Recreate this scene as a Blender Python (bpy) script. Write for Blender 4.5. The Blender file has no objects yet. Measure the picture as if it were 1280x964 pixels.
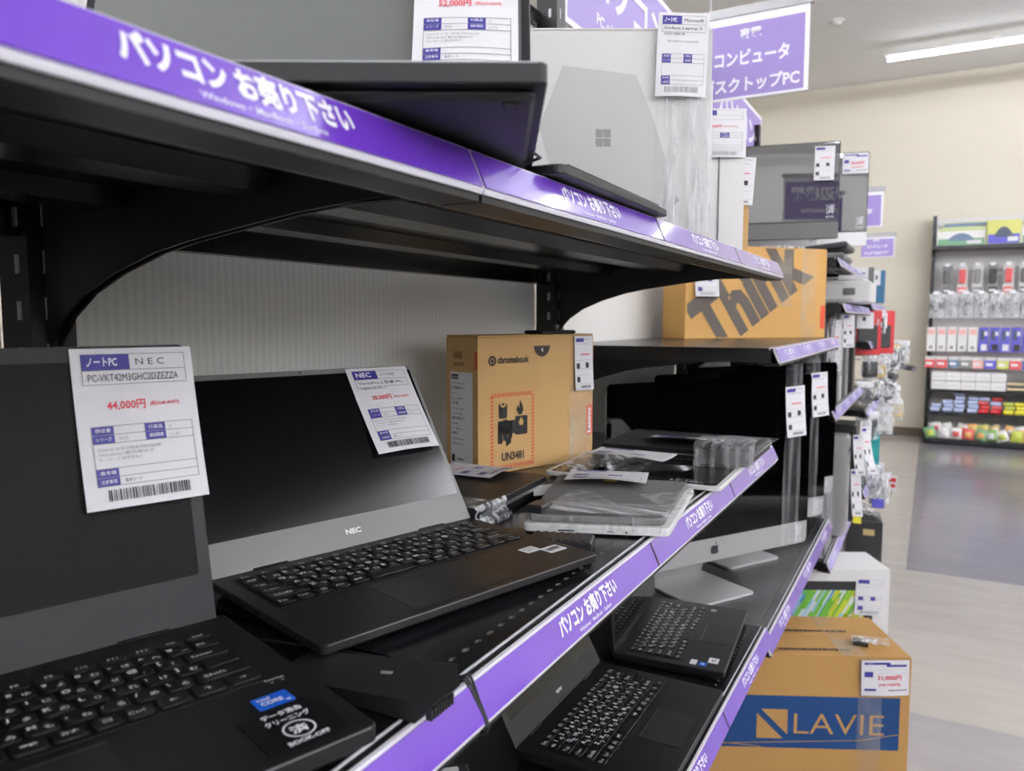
import bpy, bmesh, math, random
from mathutils import Matrix, Vector
random.seed(7)
S = bpy.context.scene
C = S.collection
PI = math.pi
H = 1.2                      # camera height above the floor, metres

# ------------------------------------------------------------------ camera
F = Vector((-0.48053, 0.87276, -0.08599)).normalized()
R = Vector((F.y, -F.x, 0)).normalized()
U = R.cross(F)
cam_d = bpy.data.cameras.new('camera'); cam = bpy.data.objects.new('camera', cam_d); C.objects.link(cam)
cam.matrix_world = Matrix(((R.x, U.x, -F.x, 0), (R.y, U.y, -F.y, 0), (R.z, U.z, -F.z, H), (0, 0, 0, 1)))
cam_d.sensor_width = 36.0
cam_d.lens = 950 / 1280 * 36
cam_d.clip_start = 0.01
cam_d.dof.use_dof = True
cam_d.dof.focus_distance = 0.85
cam_d.dof.aperture_fstop = 8.5
S.camera = cam
# ------------------------------------------------------------------ world, exposure
w = bpy.data.worlds.new('world'); S.world = w; w.use_nodes = True
w.node_tree.nodes['Background'].inputs[0].default_value = (0.9, 0.95, 1, 1)
w.node_tree.nodes['Background'].inputs[1].default_value = 0.25
S.view_settings.view_transform = 'Standard'; S.view_settings.look = 'None'
S.view_settings.gamma = 1.0; S.view_settings.use_curve_mapping = False
S.view_settings.exposure = 0.0
LAMP = 58.0                  # emission of the fluorescent tubes

# ------------------------------------------------------------------ materials
def lin(c):
    return tuple(((v / 255) / 12.92 if v / 255 <= .04045 else ((v / 255 + .055) / 1.055) ** 2.4) for v in c)
MATS = {}
def mat(name, rgb, rough=.5, metal=0, spec=.5, coat=0, noise=0, nscale=40, bump=0, bscale=300, emit=0, trans=0):
    if name in MATS: return MATS[name]
    m = bpy.data.materials.new(name); m.use_nodes = True
    nt = m.node_tree; b = nt.nodes['Principled BSDF']
    c = lin(rgb)
    b.inputs['Base Color'].default_value = (*c, 1)
    b.inputs['Roughness'].default_value = rough; b.inputs['Metallic'].default_value = metal
    b.inputs['Specular IOR Level'].default_value = spec
    b.inputs['Coat Weight'].default_value = coat; b.inputs['Coat Roughness'].default_value = .08
    if trans: b.inputs['Transmission Weight'].default_value = trans
    if emit:
        b.inputs['Emission Color'].default_value = (*c, 1); b.inputs['Emission Strength'].default_value = emit
    if noise or bump:
        tc = nt.nodes.new('ShaderNodeTexCoord')
        n = nt.nodes.new('ShaderNodeTexNoise'); n.inputs['Scale'].default_value = nscale; n.inputs['Detail'].default_value = 5
        nt.links.new(tc.outputs['Object'], n.inputs['Vector'])
        if noise:
            mx = nt.nodes.new('ShaderNodeMix'); mx.data_type = 'RGBA'
            mx.inputs[6].default_value = (*[v * (1 - noise) for v in c], 1)
            mx.inputs[7].default_value = (*[min(1, v * (1 + noise)) for v in c], 1)
            nt.links.new(n.outputs['Fac'], mx.inputs[0]); nt.links.new(mx.outputs[2], b.inputs['Base Color'])
        if bump:
            n2 = nt.nodes.new('ShaderNodeTexNoise'); n2.inputs['Scale'].default_value = bscale
            nt.links.new(tc.outputs['Object'], n2.inputs['Vector'])
            bp = nt.nodes.new('ShaderNodeBump'); bp.inputs['Strength'].default_value = bump; bp.inputs['Distance'].default_value = .001
            nt.links.new(n2.outputs['Fac'], bp.inputs['Height']); nt.links.new(bp.outputs['Normal'], b.inputs['Normal'])
    MATS[name] = m
    return m
def plastic_film(name, alpha=.35, tint=(235, 238, 240), rough=.12, scale=(60, 60, 6)):
    if name in MATS: return MATS[name]
    m = bpy.data.materials.new(name); m.use_nodes = True; nt = m.node_tree
    b = nt.nodes['Principled BSDF']; out = nt.nodes['Material Output']
    b.inputs['Base Color'].default_value = (*lin(tint), 1); b.inputs['Roughness'].default_value = rough
    tr = nt.nodes.new('ShaderNodeBsdfTransparent'); mx = nt.nodes.new('ShaderNodeMixShader')
    tc = nt.nodes.new('ShaderNodeTexCoord'); mp = nt.nodes.new('ShaderNodeMapping'); mp.inputs['Scale'].default_value = scale
    n = nt.nodes.new('ShaderNodeTexNoise'); n.inputs['Scale'].default_value = 1; n.inputs['Detail'].default_value = 6
    nt.links.new(tc.outputs['Object'], mp.inputs[0]); nt.links.new(mp.outputs[0], n.inputs['Vector'])
    mr = nt.nodes.new('ShaderNodeMapRange'); mr.inputs[1].default_value = .42; mr.inputs[2].default_value = .72
    mr.inputs[3].default_value = alpha * .25; mr.inputs[4].default_value = min(1, alpha * 2.0)
    nt.links.new(n.outputs['Fac'], mr.inputs[0]); nt.links.new(mr.outputs[0], mx.inputs[0])
    bp = nt.nodes.new('ShaderNodeBump'); bp.inputs['Strength'].default_value = .8; bp.inputs['Distance'].default_value = .003
    nt.links.new(n.outputs['Fac'], bp.inputs['Height']); nt.links.new(bp.outputs['Normal'], b.inputs['Normal'])
    nt.links.new(tr.outputs[0], mx.inputs[1]); nt.links.new(b.outputs[0], mx.inputs[2]); nt.links.new(mx.outputs[0], out.inputs[0])
    MATS[name] = m; return m
M = {}
M['black_steel'] = mat('black_steel', (20, 22, 25), .24, 0, .5, noise=.25, nscale=8, bump=.15, bscale=500)
M['black_steel_dark'] = mat('black_steel_dark', (14, 14, 15), .45, 0, .4)
M['silver'] = mat('silver', (200, 200, 202), .3, .9)
M['dull_silver'] = mat('dull_silver', (165, 165, 165), .45, .6)
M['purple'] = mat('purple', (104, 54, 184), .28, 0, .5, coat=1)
M['purple_side'] = mat('purple_side', (112, 74, 200), .35)
M['navy'] = mat('navy', (58, 52, 140), .5)
M['print_black'] = mat('print_black', (40, 38, 42), .6)
M['print_grey'] = mat('print_grey', (150, 148, 150), .6)
M['print_line'] = mat('print_line', (120, 118, 122), .6)
M['print_red'] = mat('print_red', (214, 46, 66), .6)
M['print_white'] = mat('print_white', (240, 238, 244), .5)
M['paper'] = mat('paper', (222, 220, 222), .55, noise=.02, nscale=30)
M['panel_white'] = mat('panel_white', (205, 202, 198), .55, noise=.02, nscale=3)
M['screen_matte'] = mat('screen_matte', (5, 5, 7), .20, 0, 1.0)
M['screen_dark'] = mat('screen_dark', (14, 16, 13), .5, 0, .15)
M['screen_off'] = mat('screen_off', (7, 7, 8), .22, 0, .3)
M['screen_gloss'] = mat('screen_gloss', (3, 3, 4), .03, 0, .5)
M['screen_glare'] = mat('screen_glare', (104, 108, 103), .35, 0, .6)  # glare on the dark display is put into the base colour
M['lap_black'] = mat('lap_black', (19, 20, 22), .42, 0, .45, bump=.1, bscale=1500)
M['lap_brown'] = mat('lap_brown', (33, 30, 29), .36, 0, .5, bump=.08, bscale=1500)
M['lap_grey'] = mat('lap_grey', (33, 34, 36), .5, 0, .4, bump=.1, bscale=1500)
M['key'] = mat('key', (16, 16, 18), .45, 0, .5)
M['legend'] = mat('legend', (225, 225, 225), .6)
M['bezel_silver'] = mat('bezel_silver', (128, 128, 126), .45, .1)
M['alu'] = mat('alu', (196, 196, 196), .32, .55)
M['alu_side'] = mat('alu_side', (222, 222, 220), .4, .1)
M['white_plastic'] = mat('white_plastic', (214, 213, 210), .4)
M['off_white_card'] = mat('off_white_card', (208, 206, 203), .6, noise=.015, nscale=6)
M['cardboard'] = mat('cardboard', (196, 158, 106), .8, 0, .2, noise=.06, nscale=14, bump=.1, bscale=200)
M['cardboard_edge'] = mat('cardboard_edge', (142, 108, 70), .85, 0, .2, noise=.1, nscale=40)
M['cardboard_orange'] = mat('cardboard_orange', (180, 138, 84), .75, 0, .2, noise=.05, nscale=14)
M['cardboard_gold'] = mat('cardboard_gold', (200, 156, 94), .75, 0, .2, noise=.05, nscale=14)
M['lavie_blue'] = mat('lavie_blue', (8, 64, 118), .55, noise=.04, nscale=9)
M['ink_dark'] = mat('ink_dark', (58, 50, 44), .7)
M['ink_black'] = mat('ink_black', (24, 22, 22), .6)
M['ink_orange'] = mat('ink_orange', (208, 72, 40), .6)
M['lenovo_red'] = mat('lenovo_red', (214, 84, 48), .5)
M['yellow'] = mat('yellow', (232, 218, 60), .6)
M['black_rubber'] = mat('black_rubber', (22, 22, 23), .55, 0, .5, noise=.2, nscale=60)
M['intel_blue'] = mat('intel_blue', (20, 92, 200), .3)
M['folio_grey'] = mat('folio_grey', (104, 102, 100), .75, noise=.12, nscale=25, bump=.3, bscale=900)
M['red'] = mat('red', (200, 40, 45), .35)
M['teal'] = mat('teal', (40, 160, 160), .5)
M['blue'] = mat('blue', (50, 90, 170), .4)
M['violet_blue'] = mat('violet_blue', (92, 88, 190), .45)
M['sign_purple'] = mat('sign_purple', (152, 132, 194), .5)
M['grey_plastic'] = mat('grey_plastic', (98, 98, 98), .4)
M['dark_plastic'] = mat('dark_plastic', (40, 40, 42), .35)
M['clear_film'] = plastic_film('clear_film', .30)
M['clear_film_light'] = plastic_film('clear_film_light', .16, scale=(120, 120, 8))
M['milky_film'] = plastic_film('milky_film', .55, scale=(90, 90, 25))
M['tape'] = plastic_film('tape', .22, (225, 215, 195), .2, (8, 8, 8))
M['tube'] = mat('tube', (244, 247, 255), .5, emit=LAMP)
M['tube_far'] = mat('tube_far', (244, 247, 255), .5, emit=LAMP * .17)
M['rail_edge'] = mat('rail_edge', (222, 220, 226), .3)
M['sticker_black'] = mat('sticker_black', (12, 12, 16), .35)
M['streak_film'] = plastic_film('streak_film', .42, scale=(9, 130, 60))
M['strap_film'] = plastic_film('strap_film', .20, scale=(40, 40, 2))
M['white_card'] = mat('white_card', (224, 222, 220), .5)
M['think_grey'] = mat('think_grey', (92, 82, 74), .6)
for i_, c_ in enumerate(((206, 216, 214), (70, 140, 190), (150, 200, 220), (110, 180, 60), (190, 200, 50), (226, 214, 110))): M['streak%d' % i_] = mat('streak%d' % i_, c_, .4)
for n_, c_ in dict(tan=(196, 172, 120), blue_card=(50, 104, 140), panel_grey=(206, 202, 200), lime_pale=(186, 200, 130), green_pale=(120, 165, 125), slate=(104, 124, 150), slate_dark=(70, 82, 98), yellow_pale=(204, 204, 112), red_soft=(214, 90, 90), pink_pale=(226, 170, 164), roll_blue=(188, 200, 232), lime=(188, 196, 84), orange=(222, 168, 100), green_soft=(130, 170, 90), cream_rod=(226, 206, 160)).items(): M[n_] = mat(n_, c_, .5)
M['brown_base'] = mat('brown_base', (92, 76, 66), .5)

# ------------------------------------------------------------------ mesh builder
GLYPH = {}
def glyph(s, bold=0.0):
    k = (s, bold)
    if k not in GLYPH:
        c = bpy.data.curves.new('t', 'FONT'); c.body = s; c.resolution_u = 2; c.offset = bold
        o = bpy.data.objects.new('t', c)
        m = bpy.data.meshes.new_from_object(o)
        vs = [(v.co.x, v.co.y) for v in m.vertices]; fs = [tuple(p.vertices) for p in m.polygons]
        bpy.data.objects.remove(o); bpy.data.curves.remove(c); bpy.data.meshes.remove(m)
        if not vs: vs = [(0, 0)]
        x0 = min(v[0] for v in vs); x1 = max(v[0] for v in vs)
        y0 = min(v[1] for v in vs); y1 = max(v[1] for v in vs)
        GLYPH[k] = (vs, fs, x0, x1, y0, y1)
    return GLYPH[k]
class MB:
    def __init__(s): s.v = []; s.f = []; s.mi = []; s.ms = []; s.T = Matrix.Identity(4); s.warp = None
    def m(s, name):
        mm = M[name] if isinstance(name, str) else name
        if mm not in s.ms: s.ms.append(mm)
        return s.ms.index(mm)
    def add(s, vs, fs, m):
        n = len(s.v); k = s.m(m)
        for p in vs:
            p = Vector(p)
            if s.warp: p = Vector(s.warp(p))
            s.v.append(tuple(s.T @ p))
        for f in fs: s.f.append(tuple(i + n for i in f)); s.mi.append(k)
        return s
    def quad(s, a, b, c, d, m): return s.add([a, b, c, d], [(0, 1, 2, 3)], m)
    def rect(s, x0, x1, y0, y1, z, m): return s.add([(x0, y0, z), (x1, y0, z), (x1, y1, z), (x0, y1, z)], [(0, 1, 2, 3)], m)
    def box(s, x0, x1, y0, y1, z0, z1, m):
        return s.add([(x0, y0, z0), (x1, y0, z0), (x1, y1, z0), (x0, y1, z0), (x0, y0, z1), (x1, y0, z1), (x1, y1, z1), (x0, y1, z1)],
                     [(3, 2, 1, 0), (4, 5, 6, 7), (0, 1, 5, 4), (1, 2, 6, 5), (2, 3, 7, 6), (3, 0, 4, 7)], m)
    def prism(s, pts, z0, z1, m, c=0):
        n = len(pts)
        if c:
            cx = sum(p[0] for p in pts) / n; cy = sum(p[1] for p in pts) / n
            def ins(p):
                x, y = p[0] - cx, p[1] - cy
                ex = max(abs(q[0] - cx) for q in pts); ey = max(abs(q[1] - cy) for q in pts)
                return (cx + x * (1 - c / ex), cy + y * (1 - c / ey))
            ip = [ins(p) for p in pts]
            rings = [(ip, z0), (pts, z0 + c), (pts, z1 - c), (ip, z1)]
        else: rings = [(pts, z0), (pts, z1)]
        vs = [(p[0], p[1], z) for r, z in rings for p in r]; fs = []
        for k in range(len(rings) - 1):
            for i in range(n):
                j = (i + 1) % n; fs.append((k * n + i, k * n + j, (k + 1) * n + j, (k + 1) * n + i))
        fs.append(tuple(reversed(range(n)))); fs.append(tuple(range((len(rings) - 1) * n, len(rings) * n)))
        return s.add(vs, fs, m)
    def rbox(s, x0, x1, y0, y1, z0, z1, m, r=.004, c=.001, n=4):
        return s.prism(rrect(x0, x1, y0, y1, r, n), z0, z1, m, c)
    def cbox(s, x0, x1, y0, y1, z0, z1, m, c=.001): return s.prism([(x0, y0), (x1, y0), (x1, y1), (x0, y1)], z0, z1, m, c)
    def tube(s, pts, r, m, n=8):
        pts = [Vector(p) for p in pts]; vs = []; fs = []; up = None
        for i, p in enumerate(pts):
            d = (pts[min(i + 1, len(pts) - 1)] - pts[max(i - 1, 0)]).normalized()
            if up is None: up = Vector((0, 0, 1)) if abs(d.z) < .9 else Vector((1, 0, 0))
            a = d.cross(up).normalized(); b = a.cross(d)
            if a.length == 0: a = Vector((1, 0, 0)); b = Vector((0, 1, 0))
            for k in range(n):
                t = 2 * PI * k / n; vs.append(p + (a * math.cos(t) + b * math.sin(t)) * r)
        for i in range(len(pts) - 1):
            for k in range(n): fs.append((i * n + k, i * n + (k + 1) % n, (i + 1) * n + (k + 1) % n, (i + 1) * n + k))
        fs.append(tuple(reversed(range(n)))); fs.append(tuple(range(len(vs) - n, len(vs))))
        return s.add(vs, fs, m)
    def cyl(s, x, y, z0, z1, r, m, n=16, r2=None):
        r2 = r if r2 is None else r2
        vs = [(x + r * math.cos(2 * PI * k / n), y + r * math.sin(2 * PI * k / n), z0) for k in range(n)] + \
             [(x + r2 * math.cos(2 * PI * k / n), y + r2 * math.sin(2 * PI * k / n), z1) for k in range(n)]
        fs = [(k, (k + 1) % n, n + (k + 1) % n, n + k) for k in range(n)] + [tuple(reversed(range(n))), tuple(range(n, 2 * n))]
        return s.add(vs, fs, m)
    def text(s, t, x, y, h, m, z=.0003, al='l', wid=None, bold=0.0, sx=1.0):
        if not t.strip(): return s
        vs, fs, x0, x1, y0, y1 = glyph(t, bold)
        k = h / max(.01, (y1 - y0)) if len(t) > 1 or wid else h / .75
        kx = k * sx
        if wid: kx = wid / (x1 - x0)
        off = {'l': -x0, 'c': -(x0 + x1) / 2, 'r': -x1}[al]
        return s.add([(x + (a + off) * kx, y + (b - y0) * k, z) for a, b in vs], fs, m)
    def grid(s, fn, nu, nv, m):
        vs = [fn(i / nu, j / nv) for j in range(nv + 1) for i in range(nu + 1)]
        fs = [(j * (nu + 1) + i, j * (nu + 1) + i + 1, (j + 1) * (nu + 1) + i + 1, (j + 1) * (nu + 1) + i) for j in range(nv) for i in range(nu)]
        return s.add(vs, fs, m)
    def mesh(s, name, smooth=False):
        me = bpy.data.meshes.new(name); me.from_pydata(s.v, [], s.f)
        for mm in s.ms: me.materials.append(mm)
        me.polygons.foreach_set('material_index', s.mi)
        if smooth: me.polygons.foreach_set('use_smooth', [True] * len(s.f))
        me.update(); return me
    def build(s, name, parent=None, mx=None, smooth=False):
        return put(name, s.mesh(name, smooth), parent, mx)
def put(name, me, parent=None, mx=None):
    o = bpy.data.objects.new(name, me); C.objects.link(o)
    if parent: o.parent = parent
    if mx is not None: o.matrix_local = mx
    return o
def rrect(x0, x1, y0, y1, r, n=4):
    out = []
    for cx, cy, a in ((x1 - r, y0 + r, -PI / 2), (x1 - r, y1 - r, 0), (x0 + r, y1 - r, PI / 2), (x0 + r, y0 + r, PI)):
        for k in range(n + 1): out.append((cx + r * math.cos(a + PI / 2 * k / n), cy + r * math.sin(a + PI / 2 * k / n)))
    return out
def frame(o, xd, yd):
    o = Vector(o); x = Vector(xd).normalized(); y = Vector(yd); y = (y - x * y.dot(x)).normalized(); z = x.cross(y)
    return Matrix(((x.x, y.x, z.x, o.x), (x.y, y.y, z.y, o.y), (x.z, y.z, z.z, o.z), (0, 0, 0, 1)))
def W(x, y, z): return Vector((x, y, z + H))        # heights are given from eye level
def at(x, y, z, deg=0): return Matrix.Translation(W(x, y, z)) @ Matrix.Rotation(math.radians(deg), 4, 'Z')
def tag(o, label, cat, group=None, kind=None):
    if label: o['label'] = label
    if cat: o['category'] = cat
    if group: o['group'] = group
    if kind: o['kind'] = kind
    return o
def thing(name, label, cat, mx, group=None):
    o = bpy.data.objects.new(name, None); o.empty_display_size = .05; C.objects.link(o); o.matrix_world = mx
    return tag(o, label, cat, group)
def struct(name, mb, mx=None):
    o = mb.build(name, None, mx); o['kind'] = 'structure'; return o
def dup(root, mx, label=None, group=None):
    r = root.copy(); C.objects.link(r); r.matrix_world = mx
    if label: r['label'] = label
    if group: r['group'] = group
    for ch in list(root.children):
        c = ch.copy(); C.objects.link(c); c.parent = r
        for g in list(ch.children):
            d = g.copy(); C.objects.link(d); d.parent = c
    return r

# ------------------------------------------------------------------ the room
def floor_mat():
    m = bpy.data.materials.new('vinyl_floor'); m.use_nodes = True; nt = m.node_tree; b = nt.nodes['Principled BSDF']
    b.inputs['Roughness'].default_value = .16; b.inputs['Specular IOR Level'].default_value = .5
    tc = nt.nodes.new('ShaderNodeTexCoord'); sp = nt.nodes.new('ShaderNodeSeparateXYZ'); nt.links.new(tc.outputs['Object'], sp.inputs[0])
    def gt(sock, v):
        n = nt.nodes.new('ShaderNodeMath'); n.operation = 'GREATER_THAN'; n.inputs[1].default_value = v; nt.links.new(sock, n.inputs[0]); return n.outputs[0]
    def mix(f, a, c):
        n = nt.nodes.new('ShaderNodeMix'); n.data_type = 'RGBA'
        for i, q in ((6, a), (7, c)):
            if isinstance(q, tuple): n.inputs[i].default_value = (*lin(q), 1)
            else: nt.links.new(q, n.inputs[i])
        nt.links.new(f, n.inputs[0]); return n.outputs[2]
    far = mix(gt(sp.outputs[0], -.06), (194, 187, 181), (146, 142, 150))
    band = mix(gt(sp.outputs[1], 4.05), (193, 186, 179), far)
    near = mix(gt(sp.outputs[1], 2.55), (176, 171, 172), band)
    ns = nt.nodes.new('ShaderNodeTexNoise'); ns.inputs['Scale'].default_value = 3; ns.inputs['Detail'].default_value = 8
    mp = nt.nodes.new('ShaderNodeMapping'); mp.inputs['Scale'].default_value = (1, 4, 1)
    nt.links.new(tc.outputs['Object'], mp.inputs[0]); nt.links.new(mp.outputs[0], ns.inputs['Vector'])
    mm = nt.nodes.new('ShaderNodeMix'); mm.data_type = 'RGBA'; mm.blend_type = 'MULTIPLY'; mm.inputs[0].default_value = .35
    nt.links.new(near, mm.inputs[6]); nt.links.new(ns.outputs['Color'], mm.inputs[7])
    hs = nt.nodes.new('ShaderNodeMapRange'); nt.links.new(ns.outputs['Fac'], hs.inputs[0]); hs.inputs[3].default_value = .8; hs.inputs[4].default_value = 1.08
    m2 = nt.nodes.new('ShaderNodeMix'); m2.data_type = 'RGBA'; m2.blend_type = 'MULTIPLY'; m2.inputs[0].default_value = 1
    nt.links.new(near, m2.inputs[6]); nt.links.new(hs.outputs[0], m2.inputs[7]); nt.links.new(m2.outputs[2], b.inputs['Base Color'])
    return m
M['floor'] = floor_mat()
M['wall_cream'] = mat('wall_cream', (208, 201, 184), .8, noise=.015, nscale=2)
M['ceiling'] = mat('ceiling', (236, 235, 233), .85)
X0, X1, Y0, Y1, ZC = -4.5, 14.0, -6.0, 8.85, 2.43
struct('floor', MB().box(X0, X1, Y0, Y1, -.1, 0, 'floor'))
struct('ceiling', MB().box(X0, X1, Y0, Y1, H + ZC, H + ZC + .1, 'ceiling'))
struct('wall_back', MB().box(X0, X1, Y1, Y1 + .1, 0, H + ZC, 'wall_cream'))
struct('wall_left', MB().box(X0 - .1, X0, Y0, Y1, 0, H + ZC, 'wall_cream'))
M['wall_white'] = mat('wall_white', (238, 236, 232), .8)
struct('wall_right', MB().box(X1, X1 + .1, Y0, Y1, 0, H + ZC, 'wall_white'))
struct('wall_front', MB().box(X0, X1, Y0 - .1, Y0, 0, H + ZC, 'wall_white'))
struct('baseboard_back', MB().box(X0, X1, Y1 - .012, Y1, 0, .09, 'brown_base'))

def strip_light(x0, x1, y, label, group=None, z=2.3, tm='tube'):
    t = thing('strip_light', label, 'light', at((x0 + x1) / 2, y, z), group); a = (x1 - x0) / 2
    MB().box(-a, a, -.026, .026, .022, .05, 'white_plastic').build('housing', t)
    MB().tube([(-a + .02, 0, 0), (a - .02, 0, 0)], .02, tm, 12).build('tube', t)
    b = MB()
    for x in (-a * .8, a * .8): b.tube([(x, 0, .06), (x, 0, ZC - z)], .003, 'white_plastic', 6)
    b.build('hanger', t)
strip_light(-.46, 8.2, 7.7, 'long white fluorescent strip light hanging below the ceiling in front of the cream wall', tm='tube_far')
for y, o_ in ((5.2, 'first'), (2.8, 'second'), (.9, 'third'), (-.8, 'fourth'), (-2.6, 'fifth'), (-4.6, 'sixth')):  # rows nearest the camera are added and set off right to light the shelves
    strip_light(2.6 if -1 < y < 1 else -.2, 13.4, y, 'long white strip light over the aisle outside the picture, %s from the cream wall' % o_, 'strip lights outside the picture')
    if y < 5: strip_light(-4.2, -1.1, y, 'shorter white strip light behind the gondola outside the picture, %s from the cream wall' % o_, 'strip lights outside the picture')
for y, o_ in ((4.0, 'first'), (1.9, 'second'), (.05, 'third'), (-1.7, 'fourth'), (-3.6, 'fifth')):  # added out of view, low enough to send light under the shelves
    strip_light(5.5, 13.4, y, 'white strip light far across the hall outside the picture, %s from the cream wall' % o_, 'strip lights outside the picture', z=2.1)
for x, y, lab in ((-.78, 6.9, 'small round smoke detector on the ceiling near the purple hanging sign'), (-.62, 6.0, 'small round white ceiling sensor, the higher of two above the strip light end')):
    t = thing('ceiling_sensor', lab, 'sensor', at(x, y, ZC))
    MB().cyl(0, 0, -.015, 0, .06, 'white_plastic', 20, .06).build('base', t)
    MB().cyl(0, 0, -.04, -.015, .03, 'white_plastic', 20, .045).build('cap', t)

# ------------------------------------------------------------------ the gondola
XB, XF = -.81, -.28
YS = [-.73, .442, 1.61, 2.73, 3.85, 4.97, 6.09]
def panel_mat():
    m = mat('panel_perf', (200, 198, 193), .5); nt = m.node_tree; b = nt.nodes['Principled BSDF']
    tc = nt.nodes.new('ShaderNodeTexCoord'); wv = nt.nodes.new('ShaderNodeTexWave'); wv.wave_type = 'BANDS'; wv.bands_direction = 'Y'
    wv.inputs['Scale'].default_value = 26; wv.inputs['Distortion'].default_value = 1.5; wv.inputs['Detail'].default_value = 1; wv.inputs['Detail Scale'].default_value = .3
    nt.links.new(tc.outputs['Object'], wv.inputs['Vector'])
    mx = nt.nodes.new('ShaderNodeMix'); mx.data_type = 'RGBA'; mx.inputs[6].default_value = (*lin((222, 220, 214)), 1); mx.inputs[7].default_value = (*lin((232, 230, 224)), 1)
    nt.links.new(wv.outputs['Fac'], mx.inputs[0]); nt.links.new(mx.outputs[2], b.inputs['Base Color']); return m
M['panel_perf'] = panel_mat()
gon = thing('gondola', 'long black steel gondola frame with pale back panels along the left of the aisle', 'shelving', at(XB, 0, -H))
for i, y in enumerate(YS):
    b = MB(); zt_ = H + (.93 if i < 5 else .22)
    b.box(.0, .05, y - .022, y + .022, 0.02, zt_, 'black_steel_dark')
    for k in range(44 if i < 5 else 28):
        z = .12 + k * .045
        b.box(.030, .036, y - .0235, y - .0215, z, z + .018, 'dull_silver'); b.box(.0495, .051, y - .008, y - .003, z, z + .022, 'dull_silver')
    b.box(-.10, .22, y - .02, y + .02, 0, .09, 'black_steel_dark')
    b.build('post', gon)
for i in range(len(YS) - 1):
    MB().box(-.02, -.004, YS[i] + .022, YS[i + 1] - .022, .08, H + (.66 if i < 4 else .18), 'panel_perf').build('back_panel', gon)
MB().box(-.01, .02, YS[0], YS[-1], .02, .1, 'black_steel').build('kick_rail', gon)
MB().box(-.02, .01, YS[0], YS[4], H + .66, H + .69, 'black_steel').build('top_rail', gon)

def price_rail(par, y0, y1, labels=3, text=True, mats=('purple',)):
    # local frame of the shelf: origin at the front top edge, x into the aisle
    b = MB()
    b.box(-.0085, -.0068, y0, y1, -.004, .0010, 'rail_edge'); b.box(-.0068, -.001, y0, y1, -.006, -.0005, 'black_steel_dark')
    prof = [(-.001, .0), (.0022, .0), (.0155, -.0285), (.0145, -.031), (.011, -.031), (-.001, -.004)]
    vs = [(x, y, z) for y in (y0, y1) for x, z in prof]; n = len(prof)
    b.add(vs, [(k, (k + 1) % n, n + (k + 1) % n, n + k) for k in range(n)] + [tuple(reversed(range(n))), tuple(range(n, 2 * n))], 'rail_edge')
    b.box(-.02, .0125, y0 + .001, y1 - .001, -.036, -.031, 'black_steel_dark')
    rail = b.build('price_rail', par)
    L = (y1 - y0) / labels
    for k in range(labels):
        fr = frame((.0032, y0 + k * L, -.0006), (0, 1, 0), (-.0133, 0, .0285))  # y up along the rail face
        lb = MB(); g = .0012
        lb.T = fr
        if k: lb.add([(-.0016, -.029, .0012), (.0016, -.029, .0012), (.0030, -.0012, .0012), (-.0010, -.0012, .0012)], [(0, 1, 2, 3)], 'black_steel_dark')
        # y = 0 is the top edge in this frame, going negative downwards
        lb.box(g, L - g, -.0290, -.0012, .0, .0009, mats[k % len(mats)])
        if text:
            c = L * .515
            lb.text('パソコン お売り下さい', c, -.0208, .0180, 'ink_purple', z=.0010, al='c', wid=.135, bold=.085)
            lb.text('パソコン お売り下さい', c, -.0204, .0172, 'print_white', z=.0012, al='c', wid=.133, bold=.045)
            lb.text('Windows・MacBook・Surface', c + .004, -.0262, .0036, 'print_white', z=.0012, al='c', wid=.075, bold=.01)
        lb.build('label_strip', rail)
    return rail
M['ink_purple'] = mat('ink_purple', (84, 48, 168), .45)

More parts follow.
